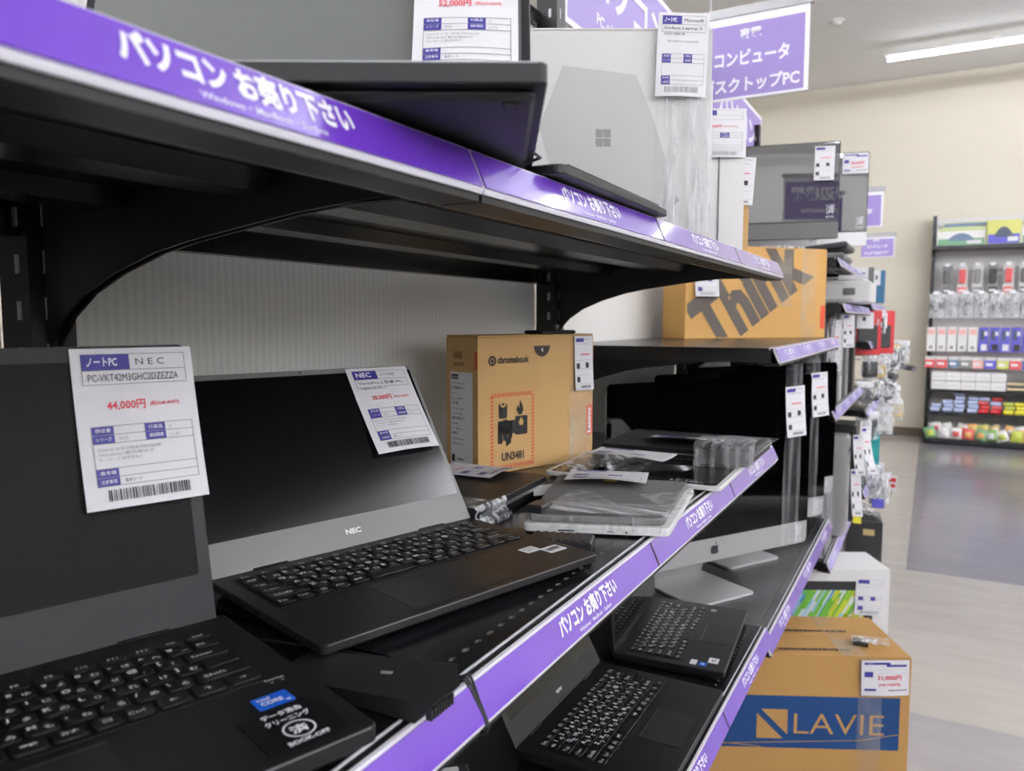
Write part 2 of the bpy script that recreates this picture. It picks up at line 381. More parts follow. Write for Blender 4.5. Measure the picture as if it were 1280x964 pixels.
def shelf(y0, y1, zt, label, n=3, text=True, brackets=True, mats=('purple',), dx=0):
    t = thing('gondola_shelf', label, 'shelf', at(XF + dx, 0, zt), 'black shelves of the gondola')
    d = (XF + dx) - XB - .02; e = .0025
    a, c = y0 + e, y1 - e
    b = MB()
    # top plate behind the row of slots, strip of slots, front strip
    hx0, hx1 = -.033, -.022
    b.box(-d, hx0, a, c, -.0015, 0, 'black_steel'); b.box(hx1, -.010, a, c, -.0015, 0, 'black_steel')
    pitch = .0187; nn = int((c - a - .02) / pitch); off = (c - a - nn * pitch) / 2
    b.box(hx0, hx1, a, a + off, -.0015, 0, 'black_steel'); b.box(hx0, hx1, c - off, c, -.0015, 0, 'black_steel')
    for k in range(nn):
        yc = a + off + (k + .5) * pitch; xc = (hx0 + hx1) / 2
        q = [(hx1, yc + pitch / 2), (xc, yc + pitch / 2), (hx0, yc + pitch / 2), (hx0, yc), (hx0, yc - pitch / 2), (xc, yc - pitch / 2), (hx1, yc - pitch / 2), (hx1, yc)]
        hole = [(xc + .0024 * math.cos(PI / 4 * (j + 1)), yc + .0042 * math.sin(PI / 4 * (j + 1))) for j in range(8)]
        vs = [(*p, 0) for p in q] + [(*p, 0) for p in hole] + [(*p, -.004) for p in hole]
        fs = [(j, (j + 1) % 8, 8 + (j + 1) % 8, 8 + j) for j in range(8)]
        b.add(vs, fs, 'black_steel'); b.add(vs, [(8 + j, 8 + (j + 1) % 8, 16 + (j + 1) % 8, 16 + j) for j in range(8)], 'slot_rim')
    b.box(-.010, -.004, a, c, -.034, 0, 'black_steel')                # front lip
    b.box(-.030, -.010, a, c, -.034, -.031, 'black_steel')            # its return
    b.box(-d, -d + .003, a, c, -.034, 0, 'black_steel'); b.box(-d, -d + .02, a, c, -.034, -.031, 'black_steel')
    for s in (a, c - .0015): b.box(-d, -.01, s, s + .0015, -.030, 0, 'black_steel')
    b.build('shelf_board', t)
    for x in (-.20, -.37):
        r = MB()
        prof = [(x - .035, -.002), (x - .022, -.016), (x + .022, -.016), (x + .035, -.002)]
        vs = [(px, y, z) for y in (a + .01, c - .01) for px, z in prof]
        r.add(vs, [(0, 1, 5, 4), (1, 2, 6, 5), (2, 3, 7, 6), (3, 2, 1, 0), (4, 5, 6, 7)], 'black_steel'); r.build('reinforcement_channel', t)
    if brackets:
        for s in (y0 + .0035, y1 - .0065):
            prof = [(-.004, -.002), (-.004, -.024), (-.083, -.028), (-.150, -.033), (-.216, -.041), (-.270, -.048), (-.316, -.056), (-.373, -.072), (-.418, -.09), (-.452, -.112), (-.474, -.135), (-.484, -.16), (-.487, -.19), (-.485, -.225), (-.49, -.235), (-d + .01, -.235), (-d + .01, -.002)]
            k = MB(); nn_ = len(prof); kk = (d - .01) / .50
            vs = [(px * kk, y, z) for y in (s, s + .003) for px, z in prof]
            k.add(vs, [tuple(range(nn_)), tuple(reversed(range(nn_, 2 * nn_)))] + [(i, (i + 1) % nn_, nn_ + (i + 1) % nn_, nn_ + i) for i in range(nn_)], 'black_steel_dark')
            k.build('bracket', t)
    price_rail(t, y0 + .001, y1 - .001, n, text, mats)
    return t
M['slot_rim'] = mat('slot_rim', (100, 100, 98), .5)
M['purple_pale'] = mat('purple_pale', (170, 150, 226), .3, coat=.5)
Z1, Z0, ZL = .1145, -.2562, -.6430
shelf(YS[0], YS[1], Z1, 'black shelf at upper left, its blurred purple rail leaving through the top left corner')
shelf(YS[1], YS[2], Z1, 'black upper shelf carrying the white cartons, its lilac rail ending before the big brown box', n=3)
shelf(YS[0], YS[1], Z0, 'black steel shelf under the nearest black laptop at lower left')
shelf(YS[1], YS[2], Z0, 'black steel middle shelf with a row of slots, carrying the open silver-bezel laptop and tablets')
shelf(YS[0], YS[1], ZL, 'black steel lower shelf at the bottom left, below the nearest laptop')
shelf(YS[1], YS[2], ZL, 'black steel lower shelf carrying the two small open laptops seen through the gap')
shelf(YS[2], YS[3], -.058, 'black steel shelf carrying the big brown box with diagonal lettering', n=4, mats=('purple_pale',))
shelf(YS[2], YS[3], -.672, 'black steel lower shelf carrying the row of all-in-one computers')
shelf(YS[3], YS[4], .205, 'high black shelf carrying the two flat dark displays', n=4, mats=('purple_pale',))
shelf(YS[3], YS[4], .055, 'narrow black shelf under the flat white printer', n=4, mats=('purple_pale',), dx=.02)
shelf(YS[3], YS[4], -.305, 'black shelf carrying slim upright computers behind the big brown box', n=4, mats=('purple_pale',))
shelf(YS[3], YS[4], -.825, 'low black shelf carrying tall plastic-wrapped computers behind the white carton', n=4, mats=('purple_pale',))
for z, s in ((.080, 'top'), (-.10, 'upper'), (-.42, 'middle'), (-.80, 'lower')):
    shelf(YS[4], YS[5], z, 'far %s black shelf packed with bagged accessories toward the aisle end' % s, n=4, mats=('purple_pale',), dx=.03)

# ------------------------------------------------------------------ header boards and hanging signs
def header(y0, y1, lines, label):
    t = thing('header_sign', label, 'sign', at(XB + .02, y0, .72)); L = y1 - y0
    MB().box(0, .006, 0, L, -.02, .28, 'print_white').build('frame', t)
    b = MB(); b.T = frame((.0065, 0, -.005), (0, 1, 0), (0, 0, 1))
    b.rect(.015, L - .015, .0, .27, 0, 'sign_purple')
    for s, x, y, h, wd in lines: b.text(s, x, y, h, 'print_white', z=.001, al='c', wid=wd, bold=.03)
    b.build('printed_panel', t)
header(1.68, 2.56, [('パソコン', .44, .11, .12, .62), ('PC・Notebook・Desktop', .44, .03, .04, .5)], 'purple header board above the gondola behind the white laptop carton')
header(2.95, 4.0, [('パソコン', .55, .11, .12, .72), ('PC・Notebook', .5, .03, .04, .45)], 'purple header board slanting away behind the white cartons and price cards')
def flag_sign(x0, x1, y, z0, z1, lines, label, deg=0, bar=True, name='hanging_sign', arm=False):
    t = thing(name, label, 'sign', at(x0, y, z0, deg)); w_ = abs(x1 - x0); h = z1 - z0
    MB().box(0, w_, 0, .006, 0, h, 'print_white').build('backing', t)
    b = MB(); b.T = frame((0, -.0006, 0), (1, 0, 0), (0, 0, 1))
    m_ = h * .05
    b.rect(0, w_ - m_, m_ * .6, h - m_ * 2, 0, 'sign_purple')
    for s, x, yy, hh, wd in lines: b.text(s, x * w_, yy * h, hh * h, 'print_white', z=.001, al='c', wid=wd * w_, bold=.035)
    b.build('printed_panel', t)
    if bar: MB().box(-.02, w_ + .01, -.006, .012, h, h + .03, 'dull_silver').build('hanging_bar', t)
    if arm:
        b = MB(); b.box(XB + .01 - x0, 0, -.004, .008, h + .005, h + .02, 'dull_silver'); b.box(XB + .005 - x0, XB + .02 - x0, -.004, .008, .18 - z0, h + .02, 'dull_silver'); b.build('support_arm', t)
    return t
s1 = flag_sign(-.775, -.395, 2.76, .765, 1.045, [('家電', .50, .71, .13, .19), ('コンピュータ', .51, .40, .19, .66), ('デスクトップPC', .50, .08, .19, .86)],
          'large purple hanging sign reading home electronics, computer and desktop PC')
MB().tube([(.05, .003, .30), (.05, .003, ZC - .775)], .004, 'dull_silver').build('wire', s1)
MB().tube([(.33, .003, .30), (.33, .003, ZC - .775)], .004, 'dull_silver').build('wire', s1)
flag_sign(-.667, -.278, 5.0, .546, .75, [('コンピュータ', .5, .36, .17, .72), ('周辺機器', .5, .08, .17, .6)], 'small purple flag sign half hidden behind the farther dark display', name='flag_sign', arm=True)
flag_sign(-.466, -.252, 6.05, .445, .588, [('家電', .45, .76, .13, .2), ('コンピュータ', .47, .45, .18, .62), ('PC周辺機器', .47, .12, .18, .72)], 'small low purple flag sign on the aisle side, above the white printer', name='flag_sign', arm=True)
ms = flag_sign(1.12, .52, -1.0, .84, 1.20, [('周辺機器', .5, .45, .34, .82), ('Accessories', .5, .18, .12, .5)], 'purple hanging sign reading peripherals, outside the picture and mirrored in the dark display')
for o in (ms,): o.matrix_world = at(1.12, -1.0, .84, 180)

# ------------------------------------------------------------------ price cards
def card(mx, w_, h, label, head='ノートPC', brand='', code='', price='', paren='', curl=.06, det=2, group='white price cards', flip=False, navy='navy', wide=False, cat='price card', code2='', small=('', '')):
    """frame: origin top left corner, x right, y up (card hangs to -y); curl lifts the bottom towards +z"""
    b = MB()
    def wp(p):
        x, y, z = p; t = -y / h
        return (x, y, z + curl * h * t * t + .004 * math.sin(x / w_ * PI) * t)
    b.warp = wp
    b.grid(lambda i, j: (w_ * i, -h * (1 - j), 0), 6, 10, 'paper')
    b.grid(lambda i, j: (w_ * (1 - i), -h * (1 - j), -.0003), 6, 10, 'paper')
    u = w_ / 100.; v = h / 130.; z = .0005 * max(1, w_ / .09)
    def R_(x0, x1, y0, y1, m, zz=z): 
        n = max(1, int((x1 - x0) / 12)); q = max(1, int(abs(y1 - y0) / 12))
        b.grid(lambda i, j: ((x0 + (x1 - x0) * i) * u, -(y1 + (y0 - y1) * j) * v, zz), n, q, m)
    def T_(s, x, y, hh, m, al='l', wid=None, bold=0.02, zz=None): b.text(s, x * u, -y * v, hh * v, m, z=(zz or z * 1.6), al=al, wid=(wid * u if wid else None), bold=bold)
    def line(x0, x1, y): R_(x0, x1, y - .25, y + .25, 'print_line')
    def vline(x, y0, y1): R_(x - .25, x + .25, y0, y1, 'print_line')
    if wide:                      # landscape card
        R_(6, 60, 8, 16, navy); R_(52, 94, 16, 24, navy); T_('パソコン', 12, 14.5, 5, 'print_white')
        R_(6, 24, 42, 62, navy); T_(price, 58, 74, 20, 'print_red', 'c', 50); T_(paren, 58, 96, 12, 'print_red', 'c', 46)
        line(30, 94, 34); line(30, 94, 48); R_(6, 30, 104, 112, navy); R_(55, 94, 108, 111, 'print_black')
        return tag(b.build('price_card', None, mx), label, cat, group)
    R_(8, 46, 5, 18, navy); line(8, 93, 5); line(8, 93, 18.3); line(8, 93, 30); vline(93, 5, 30); vline(8, 5, 30)
    if det >= 1:
        T_(head, 12, 15, 7.5, 'print_white', wid=24); T_(brand, 51, 14.5, 5.5, 'print_black', wid=min(38, 4.8 * max(1, len(brand))), bold=0)
        if code: T_(code, 12, 27.5, 6, 'print_black', wid=min(74, 4.6 * len(code)), bold=.0)
        if code2: T_(code2, 12, 35, 4, 'print_black', wid=40, bold=.0)
    if price:
        T_(price, 24, 52, 8.5, 'print_red', wid=31, bold=.015)
        if paren: T_(paren, 59, 50, 4.2, 'print_red', wid=25, bold=.01)
    elif small[0]: T_(small[0], 20, 46, 3, 'print_black', wid=60, bold=0)
    # specification table
    line(10, 93, 64); line(10, 93, 71); line(10, 93, 78); line(10, 93, 98); line(10, 93, 105); line(10, 93, 112); vline(93, 64, 112); vline(10, 64, 112)
    cells = [(10, 27, 64.3, 70.8, '保証書'), (10, 27, 71.3, 77.8, 'シリーズ'), (52, 69, 64.3, 70.8, '付属品'), (52, 69, 71.3, 77.8, '保証期間'), (10, 27, 98.3, 104.8, '備考欄'), (10, 27, 105.3, 111.8, '注意事項')]
    for x0, x1, y0, y1, s in cells:
        R_(x0, x1, y0, y1, navy)
        if det >= 1: T_(s, (x0 + x1) / 2, y1 - 1.8, 3.2, 'print_white', 'c', 12, bold=0, zz=z * 2.2)
    if det >= 2:
        T_('Core i5 メモリ8GB SSD256GB', 13, 84, 2.6, 'print_grey', wid=50, bold=0); T_('Windows 動作確認済', 13, 88, 2.6, 'print_grey', wid=44, bold=0)
        T_('キーボード使用感あり', 13, 92, 2.6, 'print_grey', wid=34, bold=0); T_('電源コード', 31, 110, 2.8, 'print_black', wid=13, bold=0)
        T_('2022', 30, 76, 2.6, 'print_grey', bold=0); T_('A', 72, 69.5, 2.6, 'print_grey', bold=0); T_('1ヶ月', 72, 76.5, 2.6, 'print_grey', wid=8, bold=0)
    rnd = random.Random(len(label)); x = 17.
    while x < 84:
        a = rnd.choice((.35, .6, .9, 1.3)); R_(x, x + a, 115, 124, 'print_black' if det > 1 else 'print_grey'); x += a + rnd.choice((.5, .8, 1.2))
    return tag(b.build('price_card', None, mx), label, cat, group)
def long_card(mx, w_, h, label, curl=.05, group='narrow price cards'):
    b = MB(); b.warp = lambda p: (p[0], p[1], p[2] + curl * h * (p[1] / h) ** 2)
    b.grid(lambda i, j: (w_ * i, -h * (1 - j), 0), 3, 10, 'paper'); b.grid(lambda i, j: (w_ * (1 - i), -h * (1 - j), -.0003), 3, 10, 'paper')
    u = w_ / 100; v = h / 200; z = .0006
    def R_(x0, x1, y0, y1, m): b.rect(x0 * u, x1 * u, -y1 * v, -y0 * v, z, m)
    R_(6, 50, 8, 22, 'navy'); R_(52, 88, 11, 13, 'print_grey'); R_(10, 80, 28, 29.5, 'print_grey')
    R_(30, 80, 66, 70, 'print_red')
    for x0, y0 in ((8, 100), (58, 98), (8, 150)): R_(x0, x0 + 18, y0, y0 + 20, 'ink_dark')
    for y in (88, 122, 144, 176): R_(6, 94, y, y + .8, 'print_line')
    for k in range(9): R_(30 + k * 6, 33 + k * 6, 182, 192, 'print_black')
    return tag(b.build('price_card', None, mx), label, 'price card', group)

# ------------------------------------------------------------------ laptops
ROWS = [
 [(1, 'Esc')] + [(1, 'F%d' % i) for i in range(1, 13)] + [(1, 'Ins'), (1, 'Del')],
 [(1, '半/全')] + [(1, c) for c in '1ぬ 2ふ 3あ 4う 5え 6お 7や 8ゆ 9よ 0わ -ほ ^へ ¥ー'.split()] + [(1, 'BS')],
 [(1.4, 'Tab')] + [(1, c) for c in 'Qた Wて Eい Rす Tか Yん Uな Iに Oら Pせ @゛ [「'.split()] + [(1.6, 'Enter')],
 [(1.7, 'Caps')] + [(1, c) for c in 'Aち Sと Dし Fは Gき Hく Jま Kの Lり ;れ :け ]む'.split()] + [(1.3, '')],
 [(2.1, 'Shift')] + [(1, c) for c in 'Zつ Xさ Cそ Vひ Bこ Nみ Mも ,ね .る /め \\ろ'.split()] + [(1.9, 'Shift')],
 [(1, 'Fn'), (1, 'Ctrl'), (1, '⊞'), (1, 'Alt'), (1.1, '無変換'), (3, ''), (1.1, '変換'), (1.1, 'カナ'), (1, '▤'), (1, 'Ctrl'), (1.2, '←'), (1.2, '↑'), (1.3, '→')],
]
KC = {}
def keys(par, x0, x1, y0, y1, z, kh=.0018, lg=1.0, kana=True, gapk=.10, pre='a', km='key', frow=.6):
    tot = 15.0; u = (x1 - x0) / tot; hs = [frow, 1, 1, 1, 1, 1]; vu = (y1 - y0) / sum(hs); y = y1
    for r, row in enumerate(ROWS):
        rh = hs[r] * vu; y -= rh; x = x0; s = (x1 - x0) / sum(k[0] for k in row)
        for wk, t in row:
            kw = wk * s; k_ = (pre, round(kw, 5), round(rh, 5), t)
            if k_ not in KC:
                b = MB(); g = u * gapk / 2; c = min(.0008, kh * .4)
                b.rbox(g, kw - g, g, rh - g, 0, kh, km, r=u * .10, c=c, n=1)
                zz = kh + .00015; fh = vu * .24 * lg
                if t:
                    if len(t) == 2 and r in (1, 2, 3, 4) and ord(t[1]) > 200:
                        b.text(t[0], kw * .14, rh * .5, fh, 'legend', z=zz, bold=.03)
                        if kana: b.text(t[1], kw * .56, rh * .26, fh * .9, 'legend', z=zz, bold=.01)
                    elif t in ('無変換', '変換', 'カナ', '半/全'):
                        b.text(t, kw * .5, rh * .4, fh * .8, 'legend', z=zz, al='c', wid=kw * .45, bold=.04)
                    elif len(t) == 1: b.text(t, kw * .4, rh * .35, fh, 'legend', z=zz)
                    elif r == 0: b.text(t, kw * .5, rh * .4, fh * .75, 'legend', z=zz, al='c')
                    else: b.text(t, kw * .16, rh * .32, fh * .8, 'legend', z=zz, wid=min(kw * .5, fh * .6 * len(t)))
                KC[k_] = b.mesh('key')
            put('key', KC[k_], par, Matrix.Translation((x, y, z)))
            x += kw
def laptop(mx, w_, d, t, ang, sh, label, name='laptop', body='lap_black', deck=None, screen='screen_matte', bez='lap_black', lid='lap_black', kb=(.03, .035, .10), bz=(.012, .010, .028), group=None, kana=True, pad=None, lg=1.0, thin_lid=.006, logo=None, screen_h=None, keyed=True, gapk=.14, krange=None, under=.006, cr=.005, lidw=None, drop=.0, glint=True):
    """local frame: origin under the middle of the front edge, x along it, y towards the hinge"""
    o = thing(name, label, 'laptop', mx, group); a = w_ / 2
    base = MB(); base.T = Matrix.Translation((0, 0, .0015))
    us = under
    base.prism(rrect(-a, a, 0, d, cr, 4), us, t, body, .0008)
    base.prism(rrect(-a + .006, a - .006, .010, d - .002, cr, 4), 0, us + .001, body, .003)
    bo = base.build('base', o)
    zt = t + .0016
    if keyed:
        x0, x1, ky0, ky1 = krange if krange else (-a + .014, a - .014, d * .42, d - .030)
        MB().rbox(x0 - .002, x1 + .002, ky0 - .002, ky1 + .002, zt - .0004, zt + .0002, 'key', r=.003, c=0).build('keyboard_well', o)
        keys(o, x0, x1, ky0, ky1, zt + .0002, lg=lg, kana=kana, gapk=gapk, pre=name + str(round(w_ * 1000)))
        px0, px1, py0, py1 = pad if pad else (-.055, .050, .012, d * .38)
        MB().rbox(px0, px1, py0, py1, zt - .0004, zt + .00025, 'pad_' + body if ('pad_' + body) in M else body, r=.003, c=0).build('touchpad', o)
        pe = MB()
        pe.rect(px0, px1, py1, py1 + .0007, zt + .0004, 'edge_glint')  # highlight on the pad's top edge, laid on as a bright line
        for q in ((px0, px1, py0 - .0005, py0), (px0 - .0005, px0, py0, py1), (px1, px1 + .0005, py0, py1)): pe.rect(*q, zt + .0004, 'key')
        pe.build('touchpad_edge', o)
    for s in (-1, 1):
        for yy in (.02, d - .02): MB().cyl(s * (a - .02), yy, 0, .002, .005, 'black_rubber', 12).build('rubber_foot', o)
        h = MB(); h.tube([(s * a * .62 - .018, d - .003, t - .0025), (s * a * .62 + .018, d - .003, t - .0025)], .0055, body, 12); h.build('hinge', o)
    for s in (-1, 1):
        X = s * a
        for yy, l in ((.10, .014), (.13, .009), (.155, .012)):
            if yy < d - .03: MB().box(X - .0003 if s < 0 else X - .0005, X + .0005 if s < 0 else X + .0003, yy, yy + l, .0015 + us + .001, .0015 + t - .0015, 'key').build('port', o)
    if glint: MB().box(-a + cr, a - cr, -.0003, .0006, t + .0004, t + .0012, 'edge_glint').build('front_glint', o)  # highlight along the front edge, built as a thin bright strip
    # lid: local x along hinge, y up the lid, z towards the user
    th = math.radians(ang)
    L = frame((0, d - .004, t + .002), (1, 0, 0), (0, math.sin(th), math.cos(th)))
    lm = MB(); lm.T = L
    al = (lidw or w_) / 2
    lm.prism([(-al, -drop), (al, -drop)] + [p for p in rrect(-al, al, 0, sh, .007, 5) if p[1] > .05], -thin_lid, 0, bez, .001)
    lo = lm.build('lid', o)
    sm = MB(); sm.T = L
    sm.rbox(-al + bz[0], al - bz[0], bz[2], sh - bz[1], -.0002, .0005, screen, r=.002, c=0)
    sm.build('screen', lo)
    if logo:
        g = MB(); g.T = L
        g.text(logo[0], logo[3] if len(logo) > 3 else 0, bz[2] * .38, logo[1], 'legend', z=.0006, al='c', wid=logo[2], bold=.04)
        g.build('logo', lo)
    c_ = MB(); c_.T = L; c_.cyl(0, sh - bz[1] * .5, 0, .0005, .0014, 'key', 12); c_.build('webcam', lo)
    return o
def sticker(par, x0, x1, y0, y1, z, m, lines=(), deg=0, name='sticker', label=None):
    b = MB(); b.T = Matrix.Translation((0, 0, z))
    b.rbox(x0, x1, y0, y1, 0, .0003, m, r=.0012, c=0)
    for s, cx, cy, h, wd, mm in lines: b.text(s, x0 + cx * (x1 - x0), y0 + cy * (y1 - y0), h * (y1 - y0), mm, z=.00045, al='c', wid=wd * (x1 - x0), bold=.03)
    o = b.build(name, par)
    if label: o['label'] = label
    return o, b

def facing(fx, fy, sx, sy, z):
    """matrix at front-edge middle, x along the direction (sx, sy)"""
    a = math.atan2(sy, sx); return Matrix.Translation(W(fx, fy, z)) @ Matrix.Rotation(a, 4, 'Z')
# nearest laptop, bottom left
M['edge_glint'] = mat('edge_glint', (140, 140, 142), .3, .6)  # light catching the laptop edges, given as a pale colour
M['pad_lap_black'] = mat('pad_lap_black', (32, 33, 35), .5)
M['pad_lap_brown'] = mat('pad_lap_brown', (37, 35, 34), .3)
dx, dy = .317, .948
lapA = laptop(facing(-.2725 - .162 * dx, .334 - .162 * dy, dx, dy, Z0), .324, .226, .0205, 12, .219,
     'nearest black laptop at bottom left with a round white seal on its palm rest', body='lap_black', screen='screen_dark', bez='lap_grey', bz=(.010, .012, .036), lg=1.15, lidw=.310, drop=.006, under=.010, krange=(-.148, .138, .098, .196), pad=(-.062, .040, .010, .085))
zt = .0205 + .0018
sticker(lapA, .117, .140, .059, .075, zt, 'intel_blue', [('intel', .3, .66, .2, .36, 'print_white'), ('CORE', .45, .25, .3, .62, 'print_white'), ('i5', .85, .1, .16, .12, 'print_white')], label='blue processor sticker')
so, sb = sticker(lapA, .100, .150, .008, .055, zt, 'sticker_black', [('データ消去', .5, .80, .13, .5, 'print_white'), ('クリーニング', .5, .62, .13, .56, 'print_white'), ('済', .5, .27, .20, .22, 'print_white'), ('BOOK-OFF', .5, .06, .09, .5, 'print_white')], label='black cleaning sticker with white lettering and a ring')
ring = MB()
for k in range(32):
    t0, t1 = 2 * PI * k / 32, 2 * PI * (k + 1) / 32; cx, cy = .125, .0255
    ring.quad((cx + .0082 * math.cos(t0), cy + .0085 * math.sin(t0), zt + .0006), (cx + .0095 * math.cos(t0), cy + .0095 * math.sin(t0), zt + .0006), (cx + .0095 * math.cos(t1), cy + .0095 * math.sin(t1), zt + .0006), (cx + .0085 * math.cos(t1), cy + .0085 * math.sin(t1), zt + .0006), 'print_white')
ring.build('ring_print', so)
b = MB(); b.text('NumLk', .142, .092, .003, 'legend', z=zt, al='c'); b.text('◦  ◦', .142, .088, .002, 'legend', z=zt, al='c'); b.build('status_print', lapA)
# open laptop with the silver bezel
dx, dy = .287, .958
ax, ay = (-.383 - .292) / 2, (.408 + .714) / 2
lapB = laptop(facing(ax, ay, dx, dy, Z0), .322, .204, .0145, 33, .216, 'open black laptop with a silver-grey screen bezel and two white labels on its palm rest',
     body='lap_brown', screen='screen_matte', bez='bezel_silver', bz=(.006, .007, .033), logo=('NEC', .0062, .019), krange=(-.145, .145, .094, .184), pad=(-.066, .050, .010, .082), lg=1.5, under=.007, drop=.004)
zt = .0145 + .0018
sticker(lapB, .108, .128, .050, .066, zt, 'paper', [('PC-VB', .5, .6, .2, .7, 'print_grey'), ('00-12', .5, .25, .2, .6, 'print_grey')], label='white label')
o_, _ = sticker(lapB, .126, .150, .034, .052, zt, 'paper', label='white label with a barcode')
b = MB()
for k in range(14): b.rect(.129 + k * .0013, .129 + k * .0013 + .0007, .040, .047, zt + .0005, 'print_black')
b.build('barcode', o_)
lapC = None
# laptop on the upper shelf, seen from below
a32 = math.radians(29.5); dx, dy = math.cos(a32), math.sin(a32)
lapC = laptop(Matrix.Translation(W(-.184 - .195 * dx, .374 - .195 * dy, Z1 + .0035)) @ Matrix.Rotation(a32, 4, 'Z'), .39, .235, .0175, 20, .225,
     'dark open laptop overhanging the upper shelf rail, its grey screen and underside seen from below', body='lap_grey', screen='screen_glare', bez='lap_grey', bz=(.008, .010, .028), keyed=True, kana=False)
b = MB(); b.rbox(.06, .12, .12, .17, -.0002, .0014, 'dark_plastic', r=.004, c=0); b.build('bottom_hatch', lapC)
b = MB(); b.rbox(.03, .075, .185, .215, .0009, .0014, 'paper', r=.002, c=0); q = b.build('serial_label', lapC)
b = MB(); b.tube([(.192, .165, .008), (.199, .17, .004), (.188, .178, .001)], .0014, 'print_black'); b.build('hook_clip', lapC)
# two small laptops on the lower shelf
lapD = laptop(facing(-.281, (.925 + 1.25) / 2, 0, 1, ZL), .322, .226, .021, 28, .205, 'small open black laptop on the lower shelf, the nearer of two under the purple rail',
     body='lap_black', screen='screen_off', bez='lap_black', bz=(.012, .010, .036), logo=('FUJITSU', .006, .020), krange=(-.140, .140, .092, .196), pad=(-.045, .050, .014, .076), lg=1.6, under=.009, name='laptop')
zt = .021 + .0018
sticker(lapD, -.150, -.134, .030, .046, zt, 'paper', [('VCCI', .5, .3, .3, .6, 'print_grey')], label='white label')
sticker(lapD, -.150, -.134, .008, .026, zt, 'paper', [('K', .5, .25, .5, .4, 'print_black')], label='white label')
lapE = laptop(facing(-.3085, 1.475, -.078, .997, ZL), .320, .205, .019, 4, .195, 'small open black laptop on the lower shelf, the farther one with upright mirroring screen',
     body='lap_black', screen='screen_gloss', bez='lap_black', bz=(.008, .008, .012), krange=(-.138, .138, .080, .178), pad=(-.04, .05, .012, .064), lg=1.6, under=.009, name='laptop')
zt = .019 + .0018
sticker(lapE, -.148, -.128, .052, .064, zt, 'paper', label='white label')
sticker(lapE, -.148, -.133, .034, .048, zt, 'intel_blue', [('i5', .5, .3, .4, .5, 'print_white')], label='blue processor sticker')
sticker(lapE, -.130, -.108, .016, .034, zt, 'paper', [('FC', .5, .3, .4, .4, 'print_black')], label='white label')
sticker(lapE, .12, .134, .06, .072, zt, 'screen_gloss', name='fingerprint_pad')

# ------------------------------------------------------------------ helpers for goods
def clip(o, planes):
    bm = bmesh.new(); bm.from_mesh(o.data)
    for co, no in planes:
        bmesh.ops.bisect_plane(bm, geom=bm.verts[:] + bm.edges[:] + bm.faces[:], plane_co=co, plane_no=no, clear_outer=True)
    bm.to_mesh(o.data); bm.free(); return o
def lid_frame(o, d, t, ang):
    th = math.radians(ang); return o.matrix_world @ frame((0, d - .004, t + .002), (1, 0, 0), (0, math.sin(th), math.cos(th)))
bpy.context.view_layer.update()
def corner(x, y, z, dx, dy, w_, right=True):
    """frame whose origin is the lower left front corner of a box whose lower RIGHT front corner is given"""
    a = math.atan2(dy, dx); u = Vector((math.cos(a), math.sin(a), 0))
    return Matrix.Translation(W(x, y, z) - (u * w_ if right else u * 0)) @ Matrix.Rotation(a, 4, 'Z')
def carton(mx, w_, d, h, label, m='cardboard', name='carton', edge='cardboard_edge', flaps=True, group=None, cat='box'):
    o = thing(name, label, cat, mx, group); c = .0015
    MB().cbox(0, w_, 0, d, 0, h - .003, m, c).build('body', o)
    if flaps:
        for y0, y1 in ((.0005, d / 2 - .0008), (d / 2 + .0008, d - .0005)):
            MB().cbox(.0008, w_ - .0008, y0, y1, h - .003, h, m, .0007).build('flap', o)
        MB().box(.002, w_ - .002, d / 2 - .0008, d / 2 + .0008, h - .004, h - .0015, edge).build('flap_seam', o)
    else: MB().cbox(0, w_, 0, d, h - .003, h, m, .0007).build('lid_panel', o)
    return o
FRONT = lambda z=.0006: frame((0, -z, 0), (1, 0, 0), (0, 0, 1))
def LEFT(d, z=.0006): return frame((-z, d, 0), (0, -1, 0), (0, 0, 1))
def TOP(h, z=.0006): return frame((0, 0, h + z), (1, 0, 0), (0, 1, 0))
def film(par, fn, name='plastic_film', m='clear_film', nu=10, nv=14, amp=.002):
    b = MB(); rn = random.Random(3)
    ph = [rn.random() * 6 for _ in range(6)]
    def f(i, j):
        p = Vector(fn(i, j)); q = math.sin(i * 31 + ph[0]) * math.cos(j * 5 + ph[1]) + .6 * math.sin(i * 53 + j * 9 + ph[2])
        return p + Vector((q * amp * .3, -abs(q) * amp, q * amp * .2))
    b.grid(f, nu, nv, m); return b.build(name, par, smooth=True)

# ------------------------------------------------------------------ cards on the nearest laptops
LA = lid_frame(lapA, .226, .0205, 12)
card(LA @ frame((.158 - .088, .2165, .0025), (1, 0, 0), (0, 1, 0)), .087, .120, 'large white price card taped over the corner of the nearest laptop screen', 'ノートPC', 'N E C', 'PC-VKT42M3GHC2DZEZZA', '44,000円', '(税込48,400円)', curl=.05)
LB = lid_frame(lapB, .204, .0145, 33)
card(LB @ frame((.161 - .101, .2135, .0018), (1, 0, 0), (.04, 1, 0)), .090, .118, 'white price card on the screen of the silver-bezel laptop', 'NEC', 'ノートPC', 'VersaPro J 型番 PC-', '38,000円', '(税込41,800円)', code2='VJM13/G-1', curl=.05)
LC = lid_frame(lapC, .235, .0175, 20)
CARD_C = card(LC @ frame((.195 - .100, .178, .016), (1, 0, 0), (0, 1, 0)), .089, .120, 'white price card hanging in front of the grey screen on the upper shelf', 'ノートPC', '', '', '52,000円', '(税込57,200円)', curl=.03)

